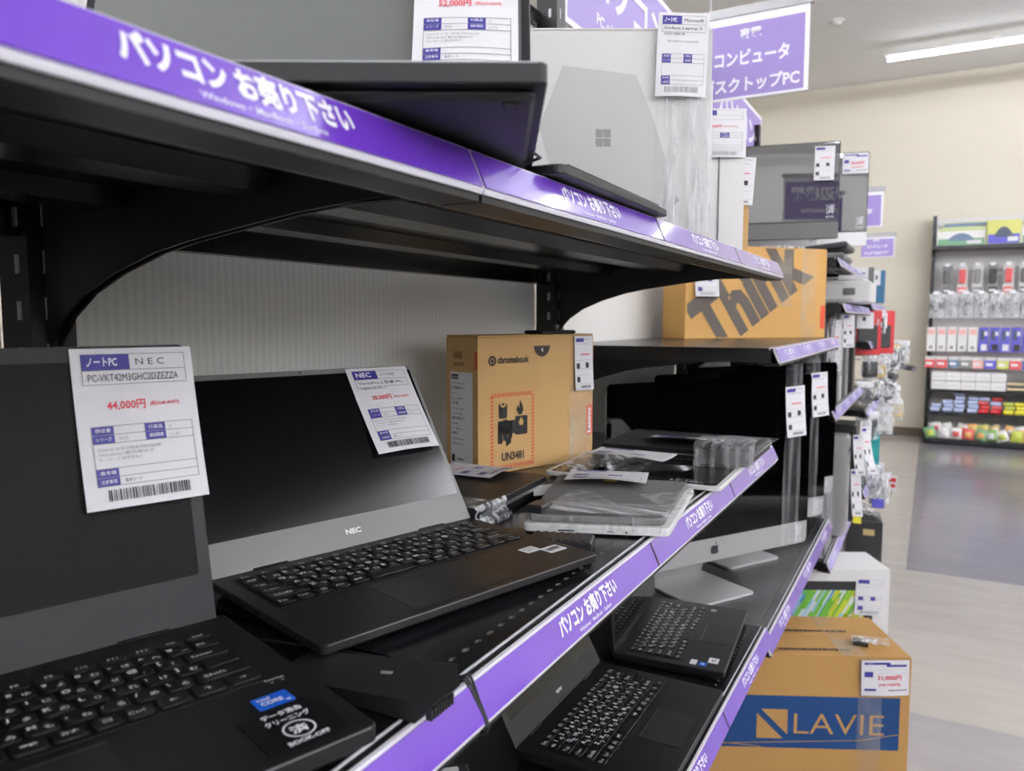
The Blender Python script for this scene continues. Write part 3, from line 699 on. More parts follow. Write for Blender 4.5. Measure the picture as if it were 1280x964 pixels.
# ------------------------------------------------------------------ wedge block and cables at the shelf joint
wx = thing('wedge_block', 'black wedge-shaped plastic block overhanging the purple rail by the shelf joint', 'block', Matrix.Translation(W(0, 0, Z0)))
b = MB()
top = [(-.400, .372, .0050), (-.262, .374, .0175), (-.2610, .4035, .0175), (-.282, .432, .0155), (-.405, .418, .0050)]
bot = [(-.400, .372, .0015), (-.276, .374, .0015), (-.276, .4035, .0015), (-.283, .432, .0015), (-.405, .418, .0015)]
vs = top + bot; n = 5
b.add(vs, [tuple(range(n)), tuple(reversed(range(n, 2 * n)))] + [(i, n + i, n + (i + 1) % n, (i + 1) % n) for i in range(n)], 'black_rubber')
b.build('body', wx)
for k in range(8):
    y = .3760 + k * .0034
    MB().box(-.2690, -.2645, y, y + .0018, .0050, .0125, 'black_rubber').build('rib', wx)
MB().tube([(-.325, .402, .0122), (-.317, .404, .0126)], .0014, 'dull_silver').build('pin', wx)
def cable(pts, r, label, m='black_rubber', name='cable', group=None, n=8):
    # smooth the polyline
    P = [Vector(p) for p in pts]; out = []
    for i in range(len(P) - 1):
        p0 = P[max(i - 1, 0)]; p1 = P[i]; p2 = P[i + 1]; p3 = P[min(i + 2, len(P) - 1)]
        for k in range(6):
            t = k / 6; out.append(.5 * ((2 * p1) + (p2 - p0) * t + (2 * p0 - 5 * p1 + 4 * p2 - p3) * t * t + (3 * p1 - p0 - 3 * p2 + p3) * t ** 3))
    out.append(P[-1])
    return tag(MB().tube([W(*p) for p in out], r, m, n).build(name, smooth=True), label, 'cable', group)
cable([(-.47, .415, Z0 + .002), (-.40, .428, Z0 + .003), (-.34, .436, Z0 + .004), (-.287, .439, Z0 + .003), (-.2785, .440, Z0 + .0025), (-.270, .4405, Z0 - .014), (-.2625, .441, Z0 - .031), (-.272, .441, Z0 - .038)], .0011, 'thin black security cable crossing the shelf and folding over the purple rail')
for k, (o1, s) in enumerate(((.0035, 'left'), (-.0035, 'right'))):
    cable([(-.286, .437 + o1, Z0 + .001), (-.279, .4395 + o1, Z0 + .0038), (-.2745, .4405 + o1 * .8, Z0 - .004), (-.2700, .441 + o1 * .5, Z0 - .014), (-.2625, .4425, Z0 - .031), (-.272, .4425, Z0 - .039)], .0010, 'short black wire looped over the rail joint, on the %s of the security cable' % s)

# ------------------------------------------------------------------ things lying on the middle shelf
def slab(label, quad, z, t, top, side, name='tablet', cat='tablet', bez=None, edge=.006, group=None):
    """a flat device from its four corners (x, y), going round from the near left"""
    c = Vector((sum(q[0] for q in quad) / 4, sum(q[1] for q in quad) / 4, 0)); o = thing(name, label, cat, Matrix.Translation(W(c.x, c.y, z)), group)
    def rnd(q, ins, r=.008):
        pts = [Vector((a - c.x, e - c.y)) for a, e in q]; out = []
        ctr = sum(pts, Vector((0, 0))) / 4
        pts = [p + (ctr - p).normalized() * ins for p in pts]
        for i, p in enumerate(pts):
            a = (pts[i - 1] - p).normalized(); e = (pts[(i + 1) % 4] - p).normalized()
            for k in range(5):
                f = k / 4; out.append(tuple(p + a * r * (1 - f) ** 2 + e * r * f ** 2))
        return out
    MB().prism(rnd(quad, 0), .0005, t, side, .0012).build('body', o)
    if top: MB().prism(rnd(quad, edge), t - .0004, t + .0005, top, 0).build('glass', o)
    return o, rnd
# closed laptop behind the NEC screen
L3, rn_ = slab('closed black laptop partly wrapped in plastic, left of the printed brown carton', [(-.475, .775), (-.492, 1.005), (-.70, .985), (-.685, .755)], Z0 + .001, .025, None, 'lap_black', 'laptop', 'laptop')
MB().prism(rn_([(-.4735, .780), (-.4905, 1.000), (-.70, .976), (-.685, .765)], 0), .0125, .0165, 'silver', 0).build('lid_gap', L3)
film(L3, lambda i, j: (.120 - .012 * j + .003 * math.sin(9 * j), -.105 + .075 * i, .0005 + .027 * j), 'plastic_wrap', 'milky_film')
film(L3, lambda i, j: (.118 - .10 * j, -.105 + .045 * i, .0270), 'plastic_wrap', 'clear_film')
L3c = .0
card(frame(W(-.650, .83, Z0 + .0285), (.05, .99, 0), (-.99, .05, 0)) @ Matrix.Translation((.10, .02, 0)), .082, .12, 'price card lying on the closed black laptop', 'ノートPC', '', '', '30,000円', curl=.02)
# silver tablet with grey folio in a bag
q1 = [(-.421, .792), (-.259, .852), (-.293, 1.082), (-.492, 1.038)]
T1, rn_ = slab('silver tablet with grey fabric cover in a clear bag, overhanging the rail', q1, Z0 + .002, .0105, None, 'alu_side')
MB().prism(rn_([(-.418, .800), (-.268, .858), (-.300, 1.076), (-.488, 1.034)], 0), .0110, .0200, 'folio_grey', .002).build('cover', T1)
b = MB(); c0 = sum((Vector((a, e, 0)) for a, e in q1), Vector()) / 4
b.T = frame(Vector((-.421, .792, .0042)) - Vector((c0.x, c0.y, 0)), (.162, .060, 0), (0, 0, 1))
b.rbox(.042, .062, -.0012, .0002, -.0004, .0006, 'print_black', r=.0005, c=0); b.rbox(.100, .109, -.001, .001, -.0004, .0006, 'print_grey', r=.0008, c=0); b.cyl(.123, 0, -.0004, .0008, .0012, 'print_black', 12)
b.build('side_ports', T1)
b = MB(); b.cbox(-.059, -.037, -.135, -.105, .0203, .0300, 'dark_plastic', .002); b.build('charger_plug', T1)
film(T1, lambda i, j: (-.040 + .150 * i - .01 * j, -.132 + .052 * i + .13 * j, .0225 + .004 * math.sin(3 * j + 5 * i)), 'clear_bag', 'clear_film', 14, 14)
film(T1, lambda i, j: (-.048 + .150 * i - .012 * j, -.128 + .052 * i + .05 * j, .0225 + .003 * math.sin(3 * j)), 'clear_bag', 'streak_film', 14, 8)
film(T1, lambda i, j: (-.066 + .165 * i, -.152 + .060 * i, .004 + .018 * j), 'clear_bag', 'clear_film_light', 14, 4)
card(frame(W(-.420, .940, Z0 + .0285), (.962, .27, 0), (-.2, .97, .02)) @ Matrix.Translation((-.02, .11, 0)), .115, .078, 'white card with a yellow patch lying on the silver tablet', 'タブレット', '', '', '', det=1, curl=.02)
tag(MB().rect(0, .018, 0, .012, .0012, 'yellow').build('yellow_sticker', None, frame(W(-.395, .985, Z0 + .0295), (.962, .27, 0), (-.2, .97, .02))), 'small yellow sticker on the card over the silver tablet', 'sticker')
# small card between laptop and tablet
tag(MB().rbox(0, .035, 0, .05, 0, .0004, 'paper', r=.001, c=0).build('price_slip', None, frame(W(-.475, .925, Z0 + .012), (.8, .4, .12), (-.4, .8, .05))), 'small white slip between the closed laptop and the silver tablet', 'card')
# black glass tablet behind
q2 = [(-.545, 1.100), (-.262, 1.112), (-.268, 1.315), (-.555, 1.305)]
T2, rn_ = slab('white-framed tablet with black glass, crossing the rail behind the silver tablet', q2, Z0 + .003, .0075, 'screen_gloss', 'alu_side', edge=.010)
b = MB(); b.T = Matrix.Translation((.085, -.085, .0086)); b.text('済 データ消去', 0, 0, .010, 'print_white', z=0, al='c', wid=.045); b.text('クリーニング', 0, .014, .007, 'print_white', z=0, al='c', wid=.034); b.build('sticker_print', T2)
film(T2, lambda i, j: (-.145 + .10 * i + .03 * j, -.095 + .185 * j, .012 + .006 * math.sin(6 * i)), 'clear_bag', 'milky_film', 8, 14, .004)
film(T2, lambda i, j: (-.045 + .055 * i, -.06 + .12 * j, .011 + .012 * i * j), 'bag_flap', 'clear_film', 5, 6, .001)
card(frame(W(-.500, 1.235, Z0 + .034), (.99, .05, -.02), (-.05, .99, .02)), .135, .10, 'bent white card resting on the bag at the left of the black glass tablet', 'タブレット', '', '', '', det=1, curl=.06)
q3 = [(-.545, 1.340), (-.268, 1.345), (-.270, 1.560), (-.55, 1.555)]
T3, rn_ = slab('closed black laptop at the far end of the middle shelf', q3, Z0 + .001, .021, None, 'lap_black', 'laptop', 'laptop')
MB().prism(rn_([(-.544, 1.3375), (-.266, 1.3425), (-.268, 1.559), (-.549, 1.554)], 0), .0120, .0132, 'dull_silver', 0).build('lid_gap', T3)
film(T3, lambda i, j: (.05 + .105 * i, -.105 + .20 * j, .0235), 'plastic_wrap', 'clear_film', 8, 10)
card(frame(W(-.48, 1.47, Z0 + .0245), (.99, .05, 0), (-.05, .99, 0)), .15, .09, 'white card lying on the closed black laptop at the far end', 'ノートPC', '', '', '', det=0, curl=.10)
pb = thing('wrapped_adapter', 'black power adapter wrapped in plastic, overhanging the rail before the far end', 'adapter', at(-.297, 1.300, Z0 + .012, 6))
MB().cbox(-.045, .042, -.03, .05, 0, .030, 'dark_plastic', .003).build('adapter_body', pb)
for k in range(5): MB().tube([(-.04 + .016 * k, -.032, .031), (-.038 + .016 * k, .0, .034), (-.036 + .016 * k, .05, .032)], .003, 'dark_plastic', 6).build('cable_turn', pb)
film(pb, lambda i, j: (-.05 + .097 * i, -.034 + .088 * j, .0385), 'plastic_wrap', 'milky_film', 10, 6, .003)
film(pb, lambda i, j: (-.05 + .097 * i, -.035, -.002 + .040 * j), 'plastic_wrap', 'clear_film', 10, 6, .002)
sl = thing('slotted_dock', 'small black vented adapter lying beside the right end of the silver-bezel laptop', 'adapter', at(-.345, .748, Z0, 17))
MB().cbox(-.04, .03, -.008, .03, 0, .014, 'dark_plastic', .002).build('body', sl)
for k in range(7): MB().box(-.036 + .009 * k, -.032 + .009 * k, -.004, .026, .014, .0155, 'dark_plastic').build('rib', sl)

# ------------------------------------------------------------------ printed brown carton on the middle shelf
mx = Matrix.Translation(W(-.639, 1.046, Z0)) @ Matrix.Rotation(math.atan2(.255, .093), 4, 'Z')
cw, cd, ch = .272, .085, .231
cb = carton(mx, cw, cd, ch, 'brown laptop carton with battery warning print standing on the middle shelf')
b = MB(); b.T = FRONT()
b.text('chromebook', .041, ch - .047, .0125, 'ink_dark', wid=.070, bold=.03)
def ring_(b, cx, cy, r0, r1, m, n=24, a0=0, a1=2 * PI, z=.0):
    for k in range(n):
        t0 = a0 + (a1 - a0) * k / n; t1 = a0 + (a1 - a0) * (k + 1) / n
        b.quad((cx + r0 * math.cos(t0), cy + r0 * math.sin(t0), z), (cx + r1 * math.cos(t0), cy + r1 * math.sin(t0), z), (cx + r1 * math.cos(t1), cy + r1 * math.sin(t1), z), (cx + r0 * math.cos(t1), cy + r0 * math.sin(t1), z), m)
ring_(b, .030, ch - .042, .0048, .0085, 'ink_dark'); ring_(b, .030, ch - .042, 0.0001, .0034, 'ink_dark', 12)
ring_(b, .142, ch - .019, .0001, .019, 'ink_dark', 16, PI, 2 * PI)
b.text('4', .142, ch - .030, .008, 'print_white', z=.0004, al='c')
x0, x1, y0, y1 = .026, .124, .007, .135
def hatch(ax0, ax1, ay0, ay1, horiz):
    n = int((ax1 - ax0 if horiz else ay1 - ay0) / .0062)
    for k in range(n):
        if horiz:
            xx = ax0 + k * .0062; b.quad((xx, ay0, 0), (xx + .0028, ay0, 0), (xx + .0058, ay1, 0), (xx + .003, ay1, 0), 'ink_orange')
        else:
            yy = ay0 + k * .0062; b.quad((ax0, yy, 0), (ax1, yy + .003, 0), (ax1, yy + .0058, 0), (ax0, yy + .0028, 0), 'ink_orange')
hatch(x0, x1, y1 - .007, y1, True); hatch(x0, x1, y0, y0 + .007, True); hatch(x0, x0 + .0065, y0, y1, False); hatch(x1 - .0065, x1, y0, y1, False)
b.text('UN3481', .075, .020, .0145, 'ink_dark', al='c', wid=.050, bold=.035)
# battery and flame pictogram
K = 'ink_black'
b.rbox(.044, .062, .092, .118, 0, .0002, K, r=.004, c=0); ring_(b, .053, .117, .003, .0065, 'cardboard', 14, z=.0004)
for k, (xx, hh) in enumerate(((.042, .085), (.053, .09), (.064, .085))): b.rbox(xx, xx + .0095, .050 + .004 * k, hh, 0, .0002, K, r=.001, c=0)
b.rbox(.042, .080, .065, .088, 0, .0002, K, r=.001, c=0); b.rbox(.080, .108, .062, .094, 0, .0002, K, r=.002, c=0)
b.add([(.060, .036 + .008, 0), (.071, .050, 0), (.071, .060, 0), (.058, .060, 0)], [(0, 1, 2, 3)], K)
fl = [(.088, .096), (.083, .104), (.085, .113), (.089, .108), (.091, .122), (.097, .111), (.099, .104), (.095, .096)]
b.add([(x, y, 0) for x, y in fl], [tuple(reversed(range(8)))], K)
b.add([(.090, .078, .0003), (.097, .078, .0003), (.099, .084, .0003), (.0935, .092, .0003), (.088, .084, .0003)], [(0, 1, 2, 3, 4)], 'cardboard')
b.build('face_print', cb)
b = MB(); b.T = FRONT(.0008); b.rect(cw - .018, cw - .001, .045, .100, 0, 'lenovo_red')
b.T = b.T @ frame((cw - .006, .049, 0), (0, 1, 0), (-1, 0, 0)); b.text('Lenovo', 0, 0, .009, 'print_white', z=.0005, wid=.046, bold=.03); b.build('logo_print', cb)
b = MB(); b.T = LEFT(cd, .0006)
b.rect(.012, .072, .004, .170, .0002, 'paper'); b.rect(.015, .034, .158, .166, .0005, 'ink_black'); b.text('Lenovo', .0165, .160, .0045, 'print_white', z=.0008, wid=.016)
rd = random.Random(5)
for r in range(13):
    yy = .150 - r * .0085
    for k in range(rd.choice((8, 14, 16))):
        if rd.random() < .8: b.rect(.016 + k * .0022, .0172 + k * .0022, yy, yy + (.004 if r % 3 == 1 else .0018), .0005, 'ink_dark')
b.rect(.015, .024, .018, .030, .0005, 'ink_black')
for k in range(6): b.rect(.030 + k * .003, .032 + k * .003, .022, .025, .0005, 'ink_dark')
for k in range(5): b.rect(.020 + k * .006, .0245 + k * .006, .180, .186, .0003, 'cardboard_edge'); b.rect(.022 + k * .005, .025 + k * .005, .192, .204, .0003, 'cardboard_edge')
b.rect(.078, .0845, .176, .205, .0003, 'lenovo_red'); b.build('side_label', cb)
film(cb, lambda i, j: (.210 + .058 * i, -.0008, .002 + (ch - .002) * j), 'packing_tape', 'tape', 3, 8, .0003)
bpy.context.view_layer.update()
long_card(cb.matrix_world @ frame((cw - .052, -.003, ch - .004), (1, 0, 0), (.05, 0, 1)), .047, .098, 'narrow price card taped to the top right corner of the printed brown carton')
ad = thing('power_adapter', 'flat black adapter lying on top of the printed brown carton', 'adapter', cb.matrix_world @ Matrix.Translation((.195, .03, ch)))
MB().cbox(-.045, .04, -.022, .025, 0, .007, 'dark_plastic', .003).build('body', ad); MB().cyl(.01, 0, .009, .017, .006, 'dark_plastic').build('plug', ad)

# ------------------------------------------------------------------ upper shelf: cartons
UD = (math.cos(math.radians(28.8)), math.sin(math.radians(28.8)))
tb = thing('tablet', 'thin black tablet overhanging the upper rail before the big white carton', 'tablet', at(-.265, .71, Z1 + .0022, 91))
MB().rbox(-.15, .145, 0, .2, 0, .008, 'lap_black', r=.008, c=.001).build('body', tb)
MB().rbox(-.145, .14, .005, .195, .0075, .0085, 'screen_gloss', r=.006, c=0).build('glass', tb)
MB().cbox(-.13, .12, .003, .19, .0085, .011, 'dark_plastic', .001).build('case', tb)
sw = .36; sh_ = .2775
sf = carton(corner(-.275, 1.060, Z1, *UD, sw), sw, .078, sh_, 'large white laptop carton with a grey laptop printed on it, on the upper shelf', 'off_white_card', flaps=False)
k = .001116
def sp(u, v): return (sw - (885 - u) * k, sh_ - (v - 33) * k)
M['print_lap'] = mat('print_lap', (186, 184, 182), .6); M['print_lap_edge'] = mat('print_lap_edge', (150, 148, 150), .6); M['print_win'] = mat('print_win', (138, 134, 132), .6)
b = MB(); b.T = FRONT()
pl_ = [sp(*q) for q in ((676, 150), (704, 77), (793, 88), (815, 140), (845, 233), (828, 248), (790, 250), (722, 222), (693, 214))]
b.add([(x, y, 0) for x, y in pl_], [tuple(reversed(range(len(pl_))))], 'print_lap')
pe = [sp(*q) for q in ((845, 233), (849, 238), (830, 252), (790, 254), (722, 226), (722, 222), (790, 250), (828, 248))]
b.add([(x, y, .0002) for x, y in pe], [(0, 1, 2, 7), (2, 3, 6, 7), (3, 4, 5, 6)], 'print_lap_edge')
for i in (0, 1):
    for j in (0, 1):
        x, y = sp(745 + i * 9.5, 163 + j * 11 - 1); b.quad((x, y, .0004), (x + .0095, y - .0008, .0004), (x + .0098, y + .0102, .0004), (x - .0004, y + .011, .0004), 'print_win')
x, y = sp(641, 46); b.text('4', x, y, .008, 'print_lap_edge')
b.build('laptop_print', sf)
film(sf, lambda i, j: (sw - .078 + .078 * i, -.0035, .002 + (sh_ + .002) * j), 'shrink_wrap', 'clear_film', 24, 14, .004)
film(sf, lambda i, j: (sw - .05 + .049 * i, -.006, .002 + (sh_ - .1) * j), 'shrink_wrap', 'clear_film_light', 24, 14, .005)
bpy.context.view_layer.update()
card(sf.matrix_world @ frame((sw - .075, -.012, sh_ + .016), (1, .0, -.03), (.03, -.04, 1)), .068, .108, 'price card at the top right corner of the white laptop carton', 'ノートPC', 'Microsoft', 'Surface Laptop 3', '', det=1, code2='VGY-00018', small=('Surface Laptop', ''), curl=.02)
s2 = carton(corner(-.296, 1.150, Z1, *UD, .30), .30, .05, .233, 'narrow white carton just behind the large white laptop carton', 'off_white_card', flaps=False)
s3 = carton(corner(-.280, 1.300, Z1, *UD, .28), .28, .055, .172, 'white carton with a recessed front panel behind the narrow white carton', 'white_plastic', flaps=False)
b = MB(); b.T = FRONT(.0); b.box(.235, .2795, .165, .168, 0, .003, 'print_line'); b.box(.237, .239, .0, .165, 0, .002, 'print_line'); b.build('panel_edge', s3)
s4 = carton(corner(-.287, 1.375, Z1, *UD, .26), .26, .08, .093, 'small brown carton showing only its edge beside the white cartons', 'cardboard')
bpy.context.view_layer.update()
long_card(s2.matrix_world @ frame((.30 - .045, -.003, .232), (1, 0, 0), (0, 0, 1)), .044, .105, 'narrow printed card on the narrow white carton', curl=.0)
card(s3.matrix_world @ frame((.28 - .090, -.004, .228), (1, 0, 0), (.02, 0, 1)), .090, .126 * .62, 'price card with large red digits above the recessed white carton', '', '', '', '85,000円', '(93,500円)', wide=False, det=1, curl=.01)
long_card(s4.matrix_world @ frame((.26 - .038, -.012, .165), (1, 0, -.05), (.08, -.05, 1)), .045, .080, 'narrow price card hanging beside the small brown carton edge', curl=.02)

# ------------------------------------------------------------------ the big brown box with diagonal lettering
bw, bd, bh = .535, .13, .288
bx = carton(Matrix.Translation(W(-.662, 2.300, -.058)) @ Matrix.Rotation(math.atan2(.400, .350), 4, 'Z'), bw, bd, bh, 'big brown carton with huge diagonal lettering on the shelf behind', 'cardboard_gold')
b = MB(); b.T = FRONT() @ frame((.105, -.062, 0), (math.cos(.60), math.sin(.60), 0), (-math.sin(.60) * 1.0, math.cos(.60), 0))
b.text('Think', 0, 0, .195, 'think_grey' if 'think_grey' in M else 'ink_dark', wid=.46, bold=.05)
o = clip(b.build('lettering', bx), [((.006, 0, 0), (-1, 0, 0)), ((bw - .006, 0, 0), (1, 0, 0)), ((0, 0, .004), (0, 0, -1)), ((0, 0, bh - .004), (0, 0, 1))])
b = MB(); b.T = FRONT(.0008); b.rect(bw - .02, bw - .002, .03, .105, 0, 'ink_orange'); b.build('logo_print', bx)
film(bx, lambda i, j: (bw - .10 + .06 * i, -.0012, .002 + (bh - .003) * j), 'packing_tape', 'tape', 3, 8, .0005)
film(bx, lambda i, j: (bw - .20 + .06 * i, -.0012, .10 + (bh - .102) * j), 'packing_tape', 'tape', 3, 8, .0005)
MB().rbox(bw - .22, bw - .07, .01, bd - .01, bh, bh + .008, 'milky_film', r=.02, c=.002).build('tape_lump', bx)
bpy.context.view_layer.update()
card(bx.matrix_world @ frame((.028, -.006, .245), (1, 0, 0), (0, 0, 1)), .085, .115, 'price card on the left of the big brown carton, cut off by the upper shelf', 'ノートPC', '', '', '', det=0)

# ------------------------------------------------------------------ flat displays on the high shelf
def display(mx, w_, h, label, bar='grey_plastic', screen='screen_olive', group='flat dark displays'):
    o = thing('display', label, 'monitor', mx, group); a = w_ / 2     # origin under the middle, faces -y
    MB().rbox(-a, a, 0, .022, 0, .001, 'dark_plastic', r=.004, c=0)
    b = MB(); b.T = frame((0, 0, 0), (1, 0, 0), (0, 0, 1)); b.rbox(-a, a, .055, h, -.03, 0, 'dark_plastic', r=.003, c=.001); b.build('housing', o)
    b = MB(); b.T = frame((0, -.0005, 0), (1, 0, 0), (0, 0, 1)); b.rbox(-a + .004, a - .004, .062, h - .004, 0, .0005, screen, r=.002, c=0)
    sc = b.build('screen', o)
    b = MB(); b.T = frame((0, -.0015, 0), (1, 0, 0), (0, 0, 1)); b.text('済', a - .028, .085, .022, 'print_white', al='c', z=0); b.text('データ消去', a - .028, .112, .006, 'print_white', al='c', z=0, wid=.03); b.text('BOOK', a - .028, .072, .006, 'print_white', al='c', z=0, wid=.026); b.build('sticker_print', sc)
    b = MB(); b.T = frame((0, -.004, 0), (1, 0, 0), (0, 0, 1)); b.rbox(-a, a, 0, .056, -.03, 0, bar, r=.003, c=.001); b.text('LAVIE', -a + .30 * w_, .040, .006, 'dull_silver', z=.0006); b.build('bottom_bar', o)
    for s in (-1, 1):
        b = MB(); b.box(s * (a - .08) - .012, s * (a - .08) + .012, .015, .028, -.075, .01, 'dull_silver'); b.box(s * (a - .08) - .012, s * (a - .08) + .012, -.06, .12, -.082, -.074, 'dull_silver'); b.build('stand_leg', o)
    b = MB(); b.box(-.1, .1, .028, .045, .1, h - .1, 'dark_plastic'); b.build('rear_cover', o)
    return o
M['screen_olive'] = mat('screen_olive', (34, 35, 32), .01, 0, 1.0); M['screen_olive'].node_tree.nodes['Principled BSDF'].inputs['IOR'].default_value = 1.75
DD = math.radians(25)
def dmx(xr, yr, z, w_, deg): a = math.radians(deg); return Matrix.Translation(W(xr - math.cos(a) * w_ / 2, yr - math.sin(a) * w_ / 2, z)) @ Matrix.Rotation(a, 4, 'Z')
d1 = display(dmx(-.303, 2.93, .288, .47, 12), .47, .335, 'dark display mirroring a sign, standing nearest on the high shelf')
d2 = display(dmx(-.247, 3.43, .300, .47, 12), .47, .375, 'dark display with a silver bottom bar behind the first one', bar='alu', screen='screen_olive')
bpy.context.view_layer.update()
long_card(d1.matrix_world @ frame((.235 - .085, -.012, .318), (1, 0, -.02), (-.06, 0, 1)), .066, .118, 'narrow price card at the top of the nearer dark display')
card(d2.matrix_world @ frame((.235 - .10, -.010, .37), (1, 0, 0), (0, 0, 1)), .096, .082, 'landscape price card at the top of the farther dark display', price='88,000円', paren='(96,800円)', wide=True, curl=.0)

# ------------------------------------------------------------------ all-in-one computers
def apple(b, cx, cy, s, m, z):
    out = []
    for k in range(40):
        t = 2 * PI * k / 40; r = 1 + .10 * math.cos(2 * t) - .05 * math.cos(4 * t) - .12 * math.exp(-((t - PI / 2) / .35) ** 2) - .08 * math.exp(-((t - 3 * PI / 2) / .3) ** 2)
        x, y = r * math.cos(t), r * math.sin(t) * 1.02
        dxx, dyy = x - 1.18, y - .10
        dd = math.hypot(dxx, dyy)
        if dd < .48: x, y = 1.18 + dxx / dd * .48, .10 + dyy / dd * .48
        out.append((cx + x * s, cy + y * s, z))
    b.add(out + [(cx, cy, z)], [(k, (k + 1) % 40, 40) for k in range(40)], m)
    lf = [(.02, 1.02), (.10, 1.35), (.42, 1.62), (.44, 1.35), (.25, 1.10)]
    b.add([(cx + x * s, cy + y * s, z) for x, y in lf], [tuple(reversed(range(5)))], m)
def aio(cx, cy, deg, label, first=True):
    w_, h = .66, .466; a = w_ / 2; mx = at(cx, cy, -.672, deg)
    o = thing('all_in_one_computer', label, 'computer', mx, 'silver all-in-one computers in a row')
    fr = frame((0, 0, .088), (1, 0, 0), (0, 0, 1))
    b = MB(); b.T = fr; b.prism(rrect(-a, a, 0, h - .022, .014, 5), -.006, 0, 'alu', .001); b.build('housing', o)
    b = MB(); b.T = fr
    b.add([(x * a * .96, (h - .022) / 2 + y * h * .45, -.006 - (.038 * (1 - x * x) * (1 - y * y))) for y in (-1, -.6, -.2, .2, .6, 1) for x in (-1, -.7, -.4, 0, .4, .7, 1)],
          [(j * 7 + i, (j + 1) * 7 + i, (j + 1) * 7 + i + 1, j * 7 + i + 1) for j in range(5) for i in range(6)], 'alu'); b.build('rear_shell', o, smooth=True)
    b = MB(); b.T = fr; b.prism([(-a, .058), (a, .058)] + [p for p in rrect(-a, a, .05, h - .0215, .014, 5) if p[1] > .2], -.0035, .0014, 'screen_gloss', 0)
    g = b.build('glass', o)
    b = MB(); b.T = fr; apple(b, 0, .028, .0125, 'print_black', .0012); b.build('logo', o)
    b = MB(); b.T = fr @ Matrix.Translation((a - .035, .014, .0008)); b.text('済', 0, .006, .020, 'print_white', al='c', z=.0005); b.text('データ消去', 0, .030, .006, 'print_white', al='c', z=.0005, wid=.03); b.text('BOOK', 0, -.005, .006, 'print_white', al='c', z=.0005, wid=.03); b.build('sticker_print', o)
    b = MB(); b.rbox(-.098, .098, -.045, .155, 0, .006, 'alu', r=.016, c=.001); b.build('foot', o)
    b = MB(); b.T = frame((0, 0, 0), (0, 1, 0), (0, 0, 1)); b.prism([(.148, .0), (.155, .0), (.055, .30), (.040, .30)], -.098, .098, 'alu', 0); b.build('neck', o)
    return o
i1 = aio(-.440, 1.820, 58.5, 'silver all-in-one computer standing nearest, its black glass filling the gap behind the tablets')
i2 = aio(-.436, 2.140, 58.5, 'second silver all-in-one computer, mostly hidden behind the nearest one')
i3 = aio(-.445, 2.470, 58.5, 'third silver all-in-one computer, only its right edge showing')
for o in (i1, i2):
    film(o, lambda i, j: (.225 + .062 * i, -.006, .090 + .470 * j), 'film_strap', 'strap_film', 6, 10, .002)
M_ = None
bpy.context.view_layer.update()
long_card(i1.matrix_world @ frame((.217, -.014, .088 + .415), (1, 0, .04), (-.14, 0, 1)), .070, .128, 'narrow price card strapped to the nearest all-in-one computer')
long_card(i2.matrix_world @ frame((.240, -.014, .088 + .430), (1, 0, .04), (-.14, 0, 1)), .070, .128, 'narrow price card strapped to the second all-in-one computer')

# ------------------------------------------------------------------ cartons on the floor
LD = (.899, .438); lw, ld, lh = .62, .26, .35
lv = carton(corner(-.009, 2.111, -H, *LD, lw), lw, ld, lh, 'large brown carton with a blue band and square emblem on the floor beside the shelves', 'cardboard_orange')
b = MB(); b.T = FRONT()
b.rect(.01, lw - .024, lh - .247, lh - .108, 0, 'lavie_blue')
sx, sy, ss = lw - .382, lh - .222, .078
b.add([(sx, sy, .0004), (sx + ss * .86, sy, .0004), (sx, sy + ss * .86, .0004)], [(0, 1, 2)], 'cardboard_orange')
b.add([(sx + ss, sy + ss * .14, .0004), (sx + ss, sy + ss, .0004), (sx + ss * .14, sy + ss, .0004)], [(0, 1, 2)], 'cardboard_orange')
b.text('LAVIE', lw - .288, lh - .208, .054, 'cardboard_orange', z=.0004, wid=.226, bold=-.006)
for x0, y0, x1, y1 in ((.02, lh - .245, .50, lh - .223), (.50, lh - .223, lw - .026, lh - .205), (.02, lh - .225, .25, lh - .246)):
    b.quad((x0, y0, .0004), (x1, y1, .0004), (x1, y1 + .002, .0004), (x0, y0 + .002, .0004), 'cardboard_orange')
b.build('band_print', lv)
film(lv, lambda i, j: (lw - .13 + .06 * i, -.0012, .002 + (lh - .005) * j), 'packing_tape', 'tape', 3, 8, .0004)
film(lv, lambda i, j: (lw - .17 + .06 * i, .002 + (ld - .004) * j, lh + .0012), 'packing_tape', 'tape', 3, 8, .0004)
b = MB(); b.T = TOP(lh); rd = random.Random(9)
for y0, xx in ((.03, .30), (.15, .34)):
    x = xx
    while x < xx + .17: ww = rd.choice((.004, .008, .012)); b.rect(x, x + ww, y0, y0 + .012, 0, 'ink_dark'); x += ww + .002
b.build('top_print', lv)
bpy.context.view_layer.update()
card(lv.matrix_world @ frame((lw - .128, -.010, lh - .006), (1, 0, .03), (-.04, -.03, 1)), .118, .092, 'landscape price card on the front of the blue-banded carton', price='31,000円', paren='(34,100円)', wide=True, curl=.02)
sn = thing('wrapped_connector', 'small plastic-wrapped dark connector lying on the blue-banded carton', 'adapter', lv.matrix_world @ Matrix.Translation((lw - .10, .07, lh)) @ Matrix.Rotation(-.3, 4, 'Z'))
MB().cbox(-.018, .018, -.012, .012, 0, .014, 'dark_plastic', .002).build('connector', sn)
film(sn, lambda i, j: (-.022 + .09 * i, -.02 + .045 * j, .017), 'plastic_wrap', 'milky_film', 8, 6, .004)
WD = (math.cos(math.radians(27)), math.sin(math.radians(27))); ww_, wd_, wh_ = .46, .20, .333
wb = carton(corner(-.091, 2.90, -H, *WD, ww_), ww_, wd_, wh_, 'white carton with a colourful streaked picture, on the floor behind the blue-banded one', 'white_card', flaps=False)
